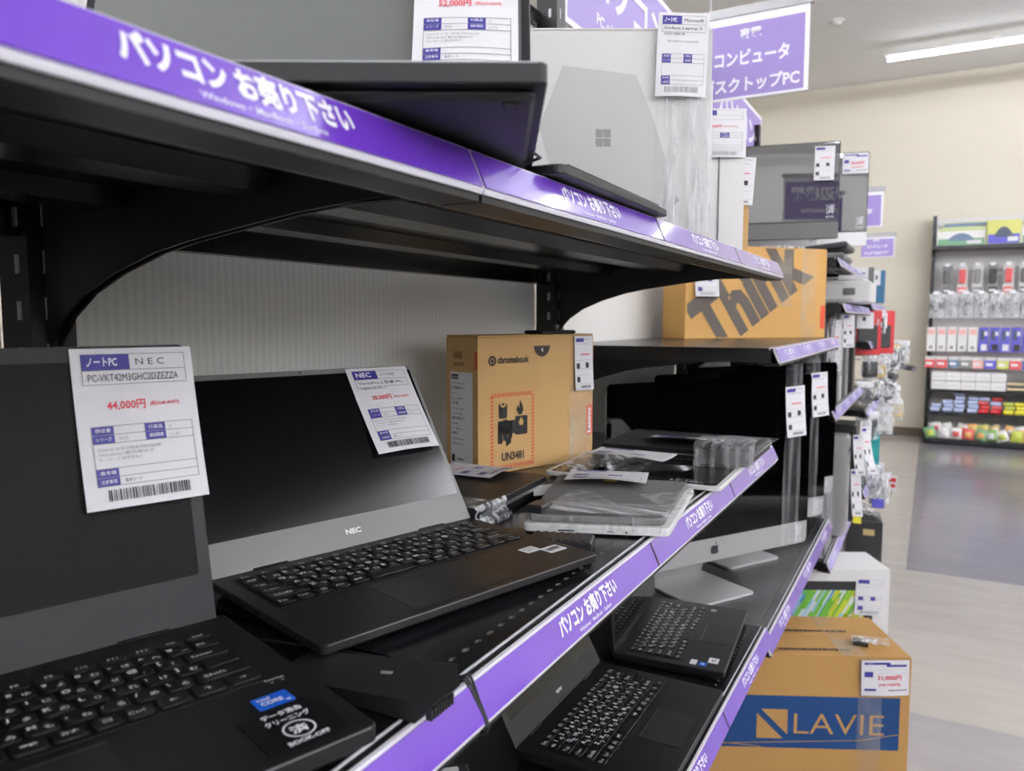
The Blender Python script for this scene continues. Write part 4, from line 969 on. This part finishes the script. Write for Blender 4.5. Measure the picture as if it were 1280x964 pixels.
b = MB(); b.T = FRONT(); b.rect(.01, ww_ - .056, .02, wh_ - .044, 0, 'print_black'); b.build('picture_frame', wb)
b = MB(); b.T = FRONT(.0010); rd = random.Random(12)
b.rect(.035, ww_ - .086, .045, wh_ - .076, 0, 'streak0')
for k in range(260):
    x = rd.uniform(-.2, ww_); y = rd.uniform(-.05, wh_); ln = rd.uniform(.05, .16); th = rd.uniform(.006, .022)
    f = (x + y * .5) / (ww_ + .1)
    c_ = rd.choice(('streak1', 'streak2', 'streak3') if f < .50 else ('streak4', 'streak5', 'streak4', 'streak3') if f < .85 else ('streak5', 'streak4', 'streak3', 'streak0'))
    b.quad((x, y, .0001 * (k % 9 + 1)), (x + th, y, .0001 * (k % 9 + 1)), (x + th + ln * .55, y + ln, .0001 * (k % 9 + 1)), (x + ln * .55, y + ln, .0001 * (k % 9 + 1)), c_)
o = clip(b.build('picture', wb), [((.035, 0, 0), (-1, 0, 0)), ((ww_ - .086, 0, 0), (1, 0, 0)), ((0, 0, .045), (0, 0, -1)), ((0, 0, wh_ - .076), (0, 0, 1))])
bpy.context.view_layer.update()
card(wb.matrix_world @ frame((ww_ - .118, -.006, wh_ - .030), (1, 0, -.03), (-.02, 0, 1)), .100, .130, 'price card on the front of the white streaked carton', 'ノートPC', '', '', '', det=0, curl=.01)

# ------------------------------------------------------------------ crowded shelves further along
def tower(x, y, z, wy, dx_, h, label, m='dark_plastic', front='dark_plastic', wrap=False, group='slim upright computers'):
    t = thing('desktop_computer', label, 'computer', at(x, y, z), group)
    MB().cbox(-dx_, 0, -wy / 2, wy / 2, 0, h, m, .003).build('case', t)
    MB().cbox(-.002, .006, -wy / 2 + .004, wy / 2 - .004, .006, h - .006, front, .002).build('front_panel', t)
    b = MB(); b.T = frame((.0065, 0, 0), (0, 1, 0), (0, 0, 1)); b.rect(-wy * .3, wy * .3, h * .82, h * .88, 0, 'key'); b.cyl(0, h * .72, 0, .002, .008, 'dull_silver', 12)
    for k in range(5): b.rect(-wy * .3, wy * .3, h * .3 + k * .012, h * .3 + k * .012 + .005, 0, 'key')
    b.build('front_ports', t)
    if wrap:
        film(t, lambda i, j: (.012, -wy / 2 - .004 + (wy + .008) * i, h * j), 'plastic_wrap', 'clear_film', 10, 12, .004)
        film(t, lambda i, j: (-dx_ * .8 + (dx_ * .8 + .014) * i, -wy / 2 - .005, h * j), 'plastic_wrap', 'clear_film', 14, 12, .004)
        film(t, lambda i, j: (-dx_ * .6 + (dx_ * .6 + .012) * i, -wy / 2 + wy * j, h + .006 + .03 * math.sin(PI * j) * (.6 + .4 * math.sin(17 * i))), 'plastic_wrap', 'milky_film', 12, 8, .006)
    return t
zs = -.305
tower(-.300, 2.86, zs, .09, .34, .315, 'slim dark upright computer nearest on the shelf beside the big brown box', wrap=True)
tower(-.292, 3.03, zs, .10, .34, .335, 'slim upright computer with a pale front, second on that shelf', 'grey_plastic', 'alu')
tower(-.290, 3.24, zs, .10, .34, .33, 'slim upright computer with a grey front, third on that shelf', 'grey_plastic', 'bezel_silver')
tower(-.286, 3.48, zs, .12, .34, .345, 'wide black upright computer, fourth on that shelf', 'dark_plastic', 'lap_black')
def strip_card(x, y, z, w_, h, label, deg=90, **k): return long_card(Matrix.Translation(W(x, y, z)) @ Matrix.Rotation(math.radians(deg), 4, 'Z') @ frame((0, 0, 0), (1, 0, 0), (0, 0, 1)), w_, h, label, **k)
strip_card(-.312, 2.815, zs + .305, .045, .175, 'long white price card hanging at the nearest slim computer', 12)
strip_card(-.283, 3.02, zs + .325, .040, .12, 'long white price card hanging at the pale-fronted slim computer', 25)
zl = -.824
tower(-.300, 2.88, zl, .20, .36, .375, 'tall dark computer wrapped in plastic, low behind the all-in-one computers', 'dark_plastic', 'grey_plastic', wrap=True, group='tall wrapped computers')
tower(-.262, 3.14, zl, .10, .36, .385, 'tall computer with a pale front beside the wrapped dark one', 'alu', 'alu', group='tall wrapped computers')
tower(-.255, 3.42, zl, .16, .36, .40, 'tall black computer behind the pale one', group='tall wrapped computers')
bpy.context.view_layer.update()
for k, (x, y, z, h, dg, s) in enumerate(((-.235, 3.02, -.42, .14, 20, 'nearest'), (-.215, 3.12, -.40, .17, 35, 'middle'), (-.235, 2.98, -.54, .16, 15, 'lowest'))):
    strip_card(x, y, z, .035, h, 'curled white paper strip over the tall computers, the %s one' % s, dg, curl=.35, group='curled paper strips')
tag(MB().rect(0, .028, 0, .035, 0, 'yellow').build('yellow_note', None, Matrix.Translation(W(-.222, 2.97, -.735)) @ frame((0, 0, 0), (1, .1, 0), (0, 0, 1))), 'small yellow note at the end of the lowest paper strip', 'note')
# printer
pr = thing('printer', 'flat white printer overhanging its narrow shelf behind the big brown box', 'printer', at(-.195, 2.93, .057))
MB().cbox(-.44, 0, 0, .36, .004, .082, 'white_plastic', .006).build('body', pr); MB().cbox(-.43, -.02, .01, .35, .082, .095, 'off_white_card', .006).build('top_cover', pr)
b = MB(); b.T = frame((0, -.0008, 0), (1, 0, 0), (0, 0, 1)); b.rbox(-.085, -.045, .03, .055, 0, .001, 'grey_plastic', r=.004, c=0); b.build('front_badge', pr)
b = MB(); b.T = frame((0, -.002, 0), (1, 0, 0), (0, 0, 1)); b.rbox(-.10, -.02, .084, .100, 0, .001, 'paper', r=.001, c=0); b.build('label', pr)
MB().box(-.40, -.05, -.0006, .001, .012, .016, 'print_grey').build('tray_gap', pr)
sc = thing('scanner', 'dark grey machine with a raised curved lid on the high shelf below the displays', 'machine', at(-.27, 2.82, .207))
MB().cbox(-.30, .0, .0, .30, 0, .022, 'grey_plastic', .006).build('base', sc)
b = MB(); b.T = frame((-.16, 0, .022), (1, 0, .10), (0, 1, 0)); b.cbox(-.14, .17, .01, .29, 0, .022, 'dark_plastic', .006); b.build('lid', sc)

def bag(mx, w_, h, dpt, label, inner='dark_plastic', kind='coil', film_m='milky_film', head=None, group=None, name='bagged_accessory', cat='accessory', seed=0):
    """clear bag hanging from its top middle; x right, z up, front towards -y"""
    t = thing(name, label, cat, mx, group); rn = random.Random(seed)
    if kind == 'coil':
        for k in range(4):
            r = w_ * (.22 + .04 * k); c = (rn.uniform(-.05, .05) * w_, -h * (.55 + rn.uniform(-.1, .1)))
            MB().tube([(c[0] + r * math.cos(a * PI / 7), -.006 * k + .004, c[1] + r * 1.2 * math.sin(a * PI / 7)) for a in range(15)], w_ * .035, inner, 6).build('cable_turn', t, smooth=True)
    elif kind == 'block': MB().cbox(-w_ * .36, w_ * .36, -dpt * .4, dpt * .3, -h * .88, -h * .25, inner, .003).build('product', t)
    elif kind == 'tool':
        MB().cbox(-w_ * .12, w_ * .12, -dpt * .3, dpt * .2, -h * .9, -h * .35, inner, .003).build('grip', t)
        MB().cbox(-w_ * .30, w_ * .30, -dpt * .35, dpt * .25, -h * .5, -h * .22, inner, .004).build('head', t)
    def f(s):
        def g(i, j):
            a = (i * 2 - 1); bb = math.sin(PI * min(1, max(0, i))) * math.sin(PI * min(1, j * .98 + .02))
            return Vector((a * w_ / 2 * (1 + .05 * math.sin(9 * j + seed)), s * (dpt * .55 * bb + .002 + .12 * dpt * math.sin(13 * i + 7 * j + seed) * bb), -h * j))
        return g
    b = MB(); b.grid(f(-1), 7, 9, film_m); b.grid(f(1), 7, 9, film_m); b.build('bag', t, smooth=True)
    if name == 'bagged_accessory': MB().tube([(0, 0, -.002), (-.10, .10, -.002)], .003, 'dull_silver', 6).build('peg_hook', t)
    if head: MB().cbox(-w_ / 2, w_ / 2, -.002, .002, -h * .16, .012, head, .0005).build('header_card', t)
    return t
def aisle(x, y, z, deg=35): return Matrix.Translation(W(x, y, z)) @ Matrix.Rotation(math.radians(deg), 4, 'Z')
# red packs
for k, (x, y, s) in enumerate(((-.262, 3.95, 'nearer'), (-.215, 4.15, 'farther'))):
    t = thing('red_package', 'red accessory package hanging with a white card, the %s of two' % s, 'package', aisle(x, y, .035, 20), 'red packages')
    MB().cbox(-.06, .06, 0, .03, -.20, .01, 'red', .004).build('carton', t); MB().cbox(-.045, .04, -.012, 0, -.17, -.06, 'dark_plastic', .004).build('product', t)
    MB().tube([(0, .015, .01), (0, .015, .03)], .002, 'dull_silver', 6).build('hanger', t)
    b = MB(); b.T = frame((0, -.0135, 0), (1, 0, 0), (0, 0, 1)); b.rect(-.055, .02, -.075, .0, 0, 'paper'); b.rect(-.03, -.015, -.04, -.02, .0005, 'ink_dark'); b.build('card', t)
for k, (x, y, z, w_, h, m, s) in enumerate(((-.250, 4.02, .085, .10, .165, 'grey_plastic', 'grey carton with a white card standing above the red packages'), (-.215, 4.30, .085, .09, .165, 'blue_card', 'blue carton standing at the aisle end above the red packages'))):
    t = thing('small_carton', s, 'box', aisle(x, y, z, 10))
    MB().cbox(-w_, 0, 0, .06, 0, h, m, .002).build('body', t); b = MB(); b.T = frame((0, -.001, 0), (1, 0, 0), (0, 0, 1)); b.rect(-w_ * .9, -w_ * .25, h * .55, h * 1.0, 0, 'paper'); b.rect(-w_ * .5, -w_ * .4, h * .72, h * .85, .0008, 'ink_dark'); b.build('card', t)
rows = [
 # x, y, z(top), w, h, d, inner, kind, film, head
 (-.225, 3.98, .055 - .02 - .0, .07, .10, .03, 'dark_plastic', 'block', 'milky_film', 'paper', 'white-carded pack hanging left of the red packages'),
 (-.225, 4.30, -.16, .10, .12, .04, 'grey_plastic', 'coil', 'milky_film', 'paper', 'clear bag with a grey cable below the red packages'),
 (-.185, 4.60, -.14, .10, .13, .04, 'dark_plastic', 'coil', 'milky_film', 'tan', 'clear bag with a tan header, in the upper row toward the aisle'),
 (-.255, 4.05, -.17, .09, .12, .04, 'dark_plastic', 'block', 'clear_film', None, 'clear bag with a black adapter, in the upper row'),
 (-.150, 5.00, -.13, .09, .12, .04, 'grey_plastic', 'tool', 'milky_film', 'paper', 'clear bag sticking out farthest in the upper row'),
 (-.240, 4.15, -.30, .10, .10, .05, 'dark_plastic', 'coil', 'milky_film', None, 'clear bag with coiled black cable at mid height'),
 (-.200, 4.55, -.29, .10, .10, .05, 'grey_plastic', 'block', 'milky_film', 'paper', 'clear bag with a grey block at mid height'),
 (-.245, 4.10, -.46, .09, .13, .05, 'dark_plastic', 'tool', 'clear_film', 'paper', 'white-headed bag in the lower row, nearest'),
 (-.205, 4.50, -.47, .10, .14, .05, 'off_white_card', 'block', 'milky_film', 'paper', 'white bag in the lower row, middle one'),
 (-.170, 4.95, -.46, .10, .12, .05, 'tan', 'block', 'milky_film', None, 'tan bag in the lower row, farthest'),
 (-.205, 4.55, -.84, .10, .16, .05, 'off_white_card', 'coil', 'milky_film', 'paper', 'white bag under the teal carton'),
 (-.262, 3.90, -.44, .08, .12, .05, 'off_white_card', 'block', 'milky_film', 'paper', 'white pack nearest the tall computers in the lower row'),
 (-.228, 4.22, -.20, .09, .10, .05, 'tan', 'block', 'milky_film', 'paper', 'pack with a tan block just under the red packages'),
 (-.190, 4.45, -.33, .10, .09, .05, 'dark_plastic', 'coil', 'milky_film', None, 'clear bag of black cable below the grey controllers'),
 (-.262, 3.92, -.30, .08, .10, .05, 'grey_plastic', 'coil', 'clear_film', 'paper', 'white-headed bag beside the end of the lilac rail'),
 (-.180, 4.75, -.38, .10, .10, .05, 'off_white_card', 'block', 'milky_film', 'paper', 'white pack above the flat tan carton'),
 (-.225, 4.05, -.70, .09, .17, .05, 'grey_plastic', 'coil', 'milky_film', None, 'clear bag with a grey cable above the black bin'),
]
for k, (x, y, z, w_, h, d, inn, kd, fm, hd, s) in enumerate(rows):
    bag(aisle(x, y, z, 15 + 7 * (k % 4)), w_, h, d, s, inn, kd, fm, hd, 'bagged accessories at the aisle end', seed=k)
# grey controllers lying on a ledge
for k, (x, y, z, s) in enumerate(((-.235, 4.25, -.275, 'nearer'), (-.165, 4.75, -.262, 'farther'))):
    t = thing('game_controller', 'grey controller lying at the shelf edge, the %s of two' % s, 'controller', aisle(x, y, z, 25 + 10 * k), 'grey controllers')
    b = MB(); b.prism(rrect(-.07, .07, -.03, .03, .025, 5), -.012, .012, 'grey_plastic', .006); b.build('body', t)
    for q in (-1, 1):
        b = MB(); b.tube([(q * .05, -.01, 0), (q * .066, -.04, -.004), (q * .070, -.06, -.008)], .017, 'grey_plastic', 10); b.build('grip', t)
        MB().cyl(q * .03, -.01, .012, .022, .009, 'dark_plastic', 12).build('stick', t)
def small_box(x, y, z, w_, d, h, deg, m, label, group=None, name='small_carton'):
    t = thing(name, label, 'box', aisle(x, y, z, deg), group)
    MB().cbox(-w_, 0, 0, d, 0, h * .82, m, .002).build('body', t); MB().cbox(-w_ - .001, .001, -.001, d + .001, h * .82, h, m, .002).build('lid', t)
    b = MB(); b.T = frame((0, -.0022, 0), (1, 0, 0), (0, 0, 1)); b.rect(-w_ * .8, -w_ * .35, h * .3, h * .6, 0, 'paper'); b.build('label', t); return t
small_box(-.212, 4.36, -.755, .15, .2, .15, 10, 'teal', 'teal carton low at the aisle end')
small_box(-.236, 4.12, -.605, .13, .2, .055, 10, 'dark_plastic', 'flat black carton in front of the teal one')
small_box(-.205, 4.40, -.385, .17, .2, .03, 12, 'tan', 'flat tan carton at mid height toward the aisle')
small_box(-.185, 4.62, -.488, .17, .2, .025, 14, 'off_white_card', 'flat pale carton below the tan one')
small_box(-.250, 4.02, -.385, .13, .2, .055, 8, 'dark_plastic', 'black carton lying below the lilac rail')
# spray pack, red sign, bin
sp_ = thing('bottle_pack', 'dark bottle in a blue and white pack hanging low at the aisle end', 'package', aisle(-.205, 4.55, -.87, 15), None)
MB().cyl(-.02, 0, -.12, .05, .022, 'dark_plastic', 16).build('bottle', sp_); MB().cbox(-.055, .015, .022, .03, -.14, .09, 'paper', .001).build('backing_card', sp_); MB().cbox(-.05, .012, -.03, -.024, -.15, -.10, 'violet_blue', .001).build('label', sp_)
rs = thing('small_sign', 'small white sign with red print low at the aisle end', 'sign', aisle(-.155, 4.75, -.965, 5), None)
MB().cbox(-.03, .02, 0, .004, 0, .085, 'paper', .0008).build('board', rs); b = MB(); b.T = frame((0, -.001, 0), (1, 0, 0), (0, 0, 1)); b.rect(-.025, .015, .05, .075, 0, 'red'); b.rect(-.022, .012, .02, .04, 0, 'red'); b.build('print', rs)
MB().tube([(-.005, .002, 0), (-.005, .10, -.06)], .003, 'dull_silver', 6).build('holder', rs)
bn = thing('black_bin', 'black bin with clear plastic on top standing on the floor past the white carton', 'bin', aisle(-.165, 3.98, -H, 8), None)
MB().prism([(-.16, 0), (0, 0), (0, .22), (-.16, .22)], 0, .235, 'dark_plastic', .006).build('body', bn)
MB().cbox(-.085, -.035, -.003, .002, .165, .195, 'tan', .001).build('label', bn)
film(bn, lambda i, j: (-.15 + .14 * i, .01 + .2 * j, .24 + .05 * math.sin(PI * i) * (.6 + .4 * math.cos(9 * j))), 'plastic_wrap', 'milky_film', 10, 8, .006)

# ------------------------------------------------------------------ shelves on the far wall
fx0, fx1, fy = -.03, 1.17, 8.36
fs = thing('far_shelving', 'dark metal shelving with a grey back panel against the cream wall', 'shelving', at(0, fy, -H), None)
MB().box(fx0, fx1, .40, .43, .06, H + 1.0, 'panel_grey').build('back_panel', fs)
for x in (fx0, fx1 - .04): MB().box(x, x + .04, .0, .42, 0, H + 1.02, 'black_steel').build('side_panel', fs) if x > 1 else MB().box(x, x + .035, .30, .42, 0, H + 1.02, 'black_steel').build('post', fs)
for z, d in ((.70, 0), (-.665, 0), (-.885, 0), (-1.145, -.03)):
    MB().box(fx0 + .001, fx1 - .041, d, .40, H + z - .03, H + z, 'black_steel').build('shelf_board', fs)
MB().box(fx0, fx1 - .041, .02, .40, 0, H - 1.175, 'black_steel_dark').build('base', fs)
G = 'goods on the far wall shelving'
def print_box(x0, w_, h, z, y, d, label, cols, hill):
    t = thing('leisure_carton', label, 'box', at(x0, y, z), 'printed cartons on top of the far shelving')
    MB().cbox(0, w_, 0, d, 0, h, cols[0], .003).build('body', t)
    b = MB(); b.T = frame((0, -.003, 0), (1, 0, 0), (0, 0, 1))
    b.rect(.01, w_ - .01, h * .84, h * .97, 0, cols[1]); b.rect(.01, w_ - .01, .01, h * .42, 0, cols[2])
    n = 14; pts = [(w_ * (.22 + .56 * k / n), h * (.30 + .42 * math.sin(PI * k / n) ** .7)) for k in range(n + 1)]
    b.add([(x, y_, .001) for x, y_ in pts], [tuple(reversed(range(n + 1)))], hill)
    b.rect(w_ * .62, w_ * .92, h * .12, h * .30, .001, 'paper')
    b.build('print', t)
print_box(.01, .40, .17, .701, fy + .12, .10, 'printed carton with a grey-blue tent on pale green, leftmost on top of the far shelving', ('white_card', 'lime_pale', 'green_pale'), 'slate')
print_box(.06, .60, .235, .701, fy + .25, .10, 'taller yellow-green carton standing behind the leftmost ones', ('lime_pale', 'slate', 'green_pale'), 'slate')
print_box(.415, .27, .225, .701, fy + .10, .12, 'blue and yellow carton with a dark tent picture on the far shelving', ('yellow_pale', 'yellow_pale', 'violet_blue'), 'slate_dark')
print_box(.69, .40, .175, .701, fy + .12, .10, 'printed carton with a tent picture at the right end of the far shelving', ('white_card', 'lime_pale', 'green_pale'), 'slate')
print_box(.71, .40, .225, .701, fy + .25, .10, 'taller carton with a blue strip standing behind the right one', ('lime_pale', 'slate', 'green_pale'), 'slate')
ordn = ['first', 'second', 'third', 'fourth', 'fifth', 'sixth', 'seventh', 'eighth', 'ninth', 'tenth', 'eleventh']
def hook(t, m='dull_silver', l=.16): MB().tube([(0, 0, .004), (0, l, .004)], .0025, m, 6).build('peg_hook', t)
cols = ['grey_plastic', 'red_soft', 'bezel_silver', 'dark_plastic', 'red_soft', 'grey_plastic', 'dark_plastic', 'grey_plastic']
for k in range(8):
    x = .115 + .125 * k
    t = thing('blister_pack', '%s hanging blister pack from the left, %s, top row of the far shelving' % (ordn[k], {'red_soft': 'red', 'grey_plastic': 'grey', 'bezel_silver': 'silver', 'dark_plastic': 'black'}[cols[k]]), 'package', at(x, fy + .22, .515), 'blister packs in the top row')
    MB().cbox(-.042, .042, 0, .003, -.27, .01, 'off_white_card' if k % 3 else 'bezel_silver', .001).build('backing_card', t)
    MB().rbox(-.033, .033, -.15, -.01, -.0, .001, 'clear_film', r=.01, c=0) 
    b = MB(); b.T = frame((0, 0, 0), (1, 0, 0), (0, 0, 1)); b.rbox(-.028, .028, -.165, -.03, 0, .030, cols[k], r=.012, c=.006); b.build('product', t)
    b = MB(); b.T = frame((0, -.001, 0), (1, 0, 0), (0, 0, 1)); b.rect(-.036, .036, -.255, -.20, 0, cols[k]); b.rect(-.028, .028, -.243, -.222, .001, 'paper'); b.build('print', t)
    hook(t); MB().box(-.025, .015, -.03, -.027, .0, .03, 'print_white').build('price_plate', t)
for k in range(8):
    x = .03 + .125 * k
    t = bag(at(x, fy + .16, .255), .115, .235, .05, '%s clear bag of black tools from the left, second row of the far shelving' % ordn[k], ['dark_plastic', 'bezel_silver', 'dark_plastic', 'grey_plastic'][k % 4], ['coil', 'tool', 'tool', 'tool'][k % 4], 'milky_film', None, 'bags of tools in the second row', 'tool_bag', 'tool', seed=k)
    hook(t); MB().box(-.03, .02, -.012, -.010, -.006, .022, 'print_white').build('price_plate', t)
for k in range(11):
    wht = k < 5; x = .0 + .087 * k
    t = thing('carded_pack', ('%s white hanging pack with a dark ring mark, third row of the far shelving' % ordn[k]) if wht else ('%s violet-blue hanging pack from the left, third row of the far shelving' % ordn[k - 5]), 'package', at(x, fy + .13, -.07), 'hanging packs in the third row')
    b = MB(); b.T = frame((0, 0, 0), (1, 0, 0), (0, 0, 1)); b.prism(rrect(-.038, .038, -.235, .0, .006, 3), -.012, 0, 'white_card' if wht else 'violet_blue', .003); b.build('pack', t)
    b = MB(); b.T = frame((0, -.001, 0), (1, 0, 0), (0, 0, 1))
    if wht: b.rect(-.03, .03, -.07, -.02, 0, 'pink_pale'); ring_(b, 0, -.195, .008, .016, 'ink_dark', 10)
    else: b.rect(-.025, .005, -.12, -.03, 0, 'slate_dark'); b.rect(-.018, .03, -.22, -.16, 0, 'paper' if k % 2 else 'ink_dark'); b.rect(.0, .03, -.08, -.04, 0, 'paper')
    b.build('print', t); hook(t)
for k in range(10):
    x = .0 + .10 * k; c_ = ['red_soft', 'red_soft', 'slate', 'bezel_silver', 'pink_pale', 'violet_blue', 'yellow_pale', 'red_soft', 'violet_blue', 'slate'][k]
    t = thing('small_pack', '%s small hanging pack from the left, fourth row of the far shelving' % ordn[k], 'package', at(x, fy + .12, -.365), 'small packs in the fourth row')
    MB().cbox(-.045, .045, 0, .02, -.10, -.02, c_, .004).build('pack', t); MB().cbox(-.045, .045, .004, .008, -.02, .012, 'off_white_card', .001).build('header_card', t); MB().box(-.035, .02, -.002, 0, -.07, -.045, 'paper').build('label', t); hook(t)
n = 0
for r in range(2):
    for k in range(5):
        x = .02 + .122 * k
        t = thing('white_carton', '%s flat white carton from the left, %s layer, on the shelf above the rolls' % (ordn[k], ('lower', 'upper')[r]), 'box', at(x, fy + .02, -.664 + .085 * r), 'flat white cartons')
        MB().cbox(0, .119, 0, .20, 0, .080, 'white_card', .002).build('body', t); MB().box(.01, .105, -.0008, .0, .03, .045, 'off_white_card').build('label', t)
for r in range(2):
    t = thing('yellow_carton', 'yellow carton, %s of two on the shelf above the rolls' % ('lower', 'upper')[r], 'box', at(.80, fy + .02, -.664 + .085 * r), 'yellow cartons')
    MB().cbox(0, .22, 0, .20, 0, .080, 'yellow', .002).build('body', t); MB().box(.02, .15, -.0008, .0, .03, .05, 'paper').build('label', t)
    t = thing('wooden_rods', 'pale rod bundle lying left of the yellow cartons, %s one' % ('lower', 'upper')[r], 'bundle', at(.64, fy + .03, -.664 + .05 * r), 'pale rod bundles')
    for q in range(2): MB().tube([(0, .02 + .02 * q, .018), (.155, .02 + .02 * q, .018)], .009, 'cream_rod', 8).build('rod', t)
# stacked rolls
rd = random.Random(4); n = 0
for x, hh in ((.02, 2), (.125, 3), (.22, 5), (.33, 4), (.42, 4), (.52, 4), (.62, 3), (.71, 3), (.80, 4), (.90, 4), (1.0, 3)):
    for r in range(hh):
        f = x + .02 * r
        c_ = rd.choice(('roll_blue',) * 5) if f < .40 else rd.choice(('roll_blue', 'red_soft', 'red', 'roll_blue')) if f < .62 else rd.choice(('lime', 'lime', 'yellow', 'red', 'roll_blue'))
        t = thing('wrapped_roll', '%s roll of the stack %s column from the left, %s layer' % ({'roll_blue': 'pale blue', 'red_soft': 'pink', 'red': 'red', 'lime': 'lime', 'yellow': 'yellow'}[c_], ordn[n], ordn[r]), 'roll', at(x + .012 * (r % 2), fy + .02 + .012 * r, -.885 + .021 + .038 * r), 'wrapped rolls in stacks')
        MB().tube([(0, .03, 0), (.036, .03, 0)], .019, c_, 10).build('roll', t, smooth=False); MB().tube([(.040, .03, 0), (.078, .03, 0)], .019, c_, 10).build('roll', t)
        MB().tube([(.001, .03, 0), (.077, .03, 0)], .014, 'white_card', 8).build('core', t)
    n += 1
n = 0
for k in range(11):
    x = .045 + .098 * k
    for r in range(2):
        c_ = rd.choice(('yellow_pale', 'lime', 'orange', 'green_soft', 'white_card', 'white_card', 'red_soft', 'tan', 'green_pale')); c2 = rd.choice(('paper', 'orange', 'lime', 'white_card', 'red_soft'))
        t = thing('snack_bag', '%s bag from the left in the %s layer of snack bags on the bottom shelf' % (ordn[k], ('front', 'back')[r]), 'bag', Matrix.Translation(W(x + .04 * r, fy - .0 + .09 * r, -1.145 + .012 + .035 * r)) @ Matrix.Rotation(rd.uniform(-.35, .35), 4, 'Y') @ Matrix.Rotation(rd.uniform(-.3, .3), 4, 'Z'), 'snack bags on the bottom shelf')
        b = MB(); b.grid(lambda i, j: (-.05 + .10 * i, -.028 * math.sin(PI * i) * math.sin(PI * j) - .003, .105 * j), 6, 6, c_); b.grid(lambda i, j: (.05 - .10 * i, .028 * math.sin(PI * i) * math.sin(PI * j) + .003, .105 * j), 6, 6, c_); b.build('bag', t, smooth=True)
        b = MB(); b.grid(lambda i, j: (-.025 + .055 * i, -.028 * math.sin(PI * (.25 + .55 * i)) * math.sin(PI * (.2 + .5 * j)) - .006, .105 * (.2 + .5 * j)), 3, 3, c2); b.build('print', t)

# ------------------------------------------------------------------ unseen shelving added across the aisle so the screens mirror something dark
og = thing('reflected_gondola', 'black gondola across the aisle, outside the picture', 'shelving', at(2.8, 0, -H), None)
MB().box(.0, .03, -3.2, 4.4, .08, H - .10, 'black_steel_dark').build('back_panel', og)
for i in range(8): MB().box(-.05, .0, -3.2 + i * 1.08 - .02, -3.2 + i * 1.08 + .02, 0, H - .06, 'black_steel_dark').build('post', og)
for z in (.16, .58, 1.00): MB().box(-.42, -.05, -3.2, 4.4, z - .03, z, 'black_steel').build('shelf_board', og); MB().box(-.435, -.42, -3.19, 4.39, z - .035, z, 'black_steel').build('front_lip', og)

ck = thing('carded_adapter', 'black adapter with a white label on the lower shelf, left of the nearer small laptop', 'adapter', at(-.56, .80, ZL, 40))
MB().cbox(-.05, .05, -.03, .03, 0, .03, 'dark_plastic', .004).build('body', ck)
MB().rbox(-.02, .035, -.02, .02, .0302, .0306, 'paper', r=.002, c=0).build('label', ck)
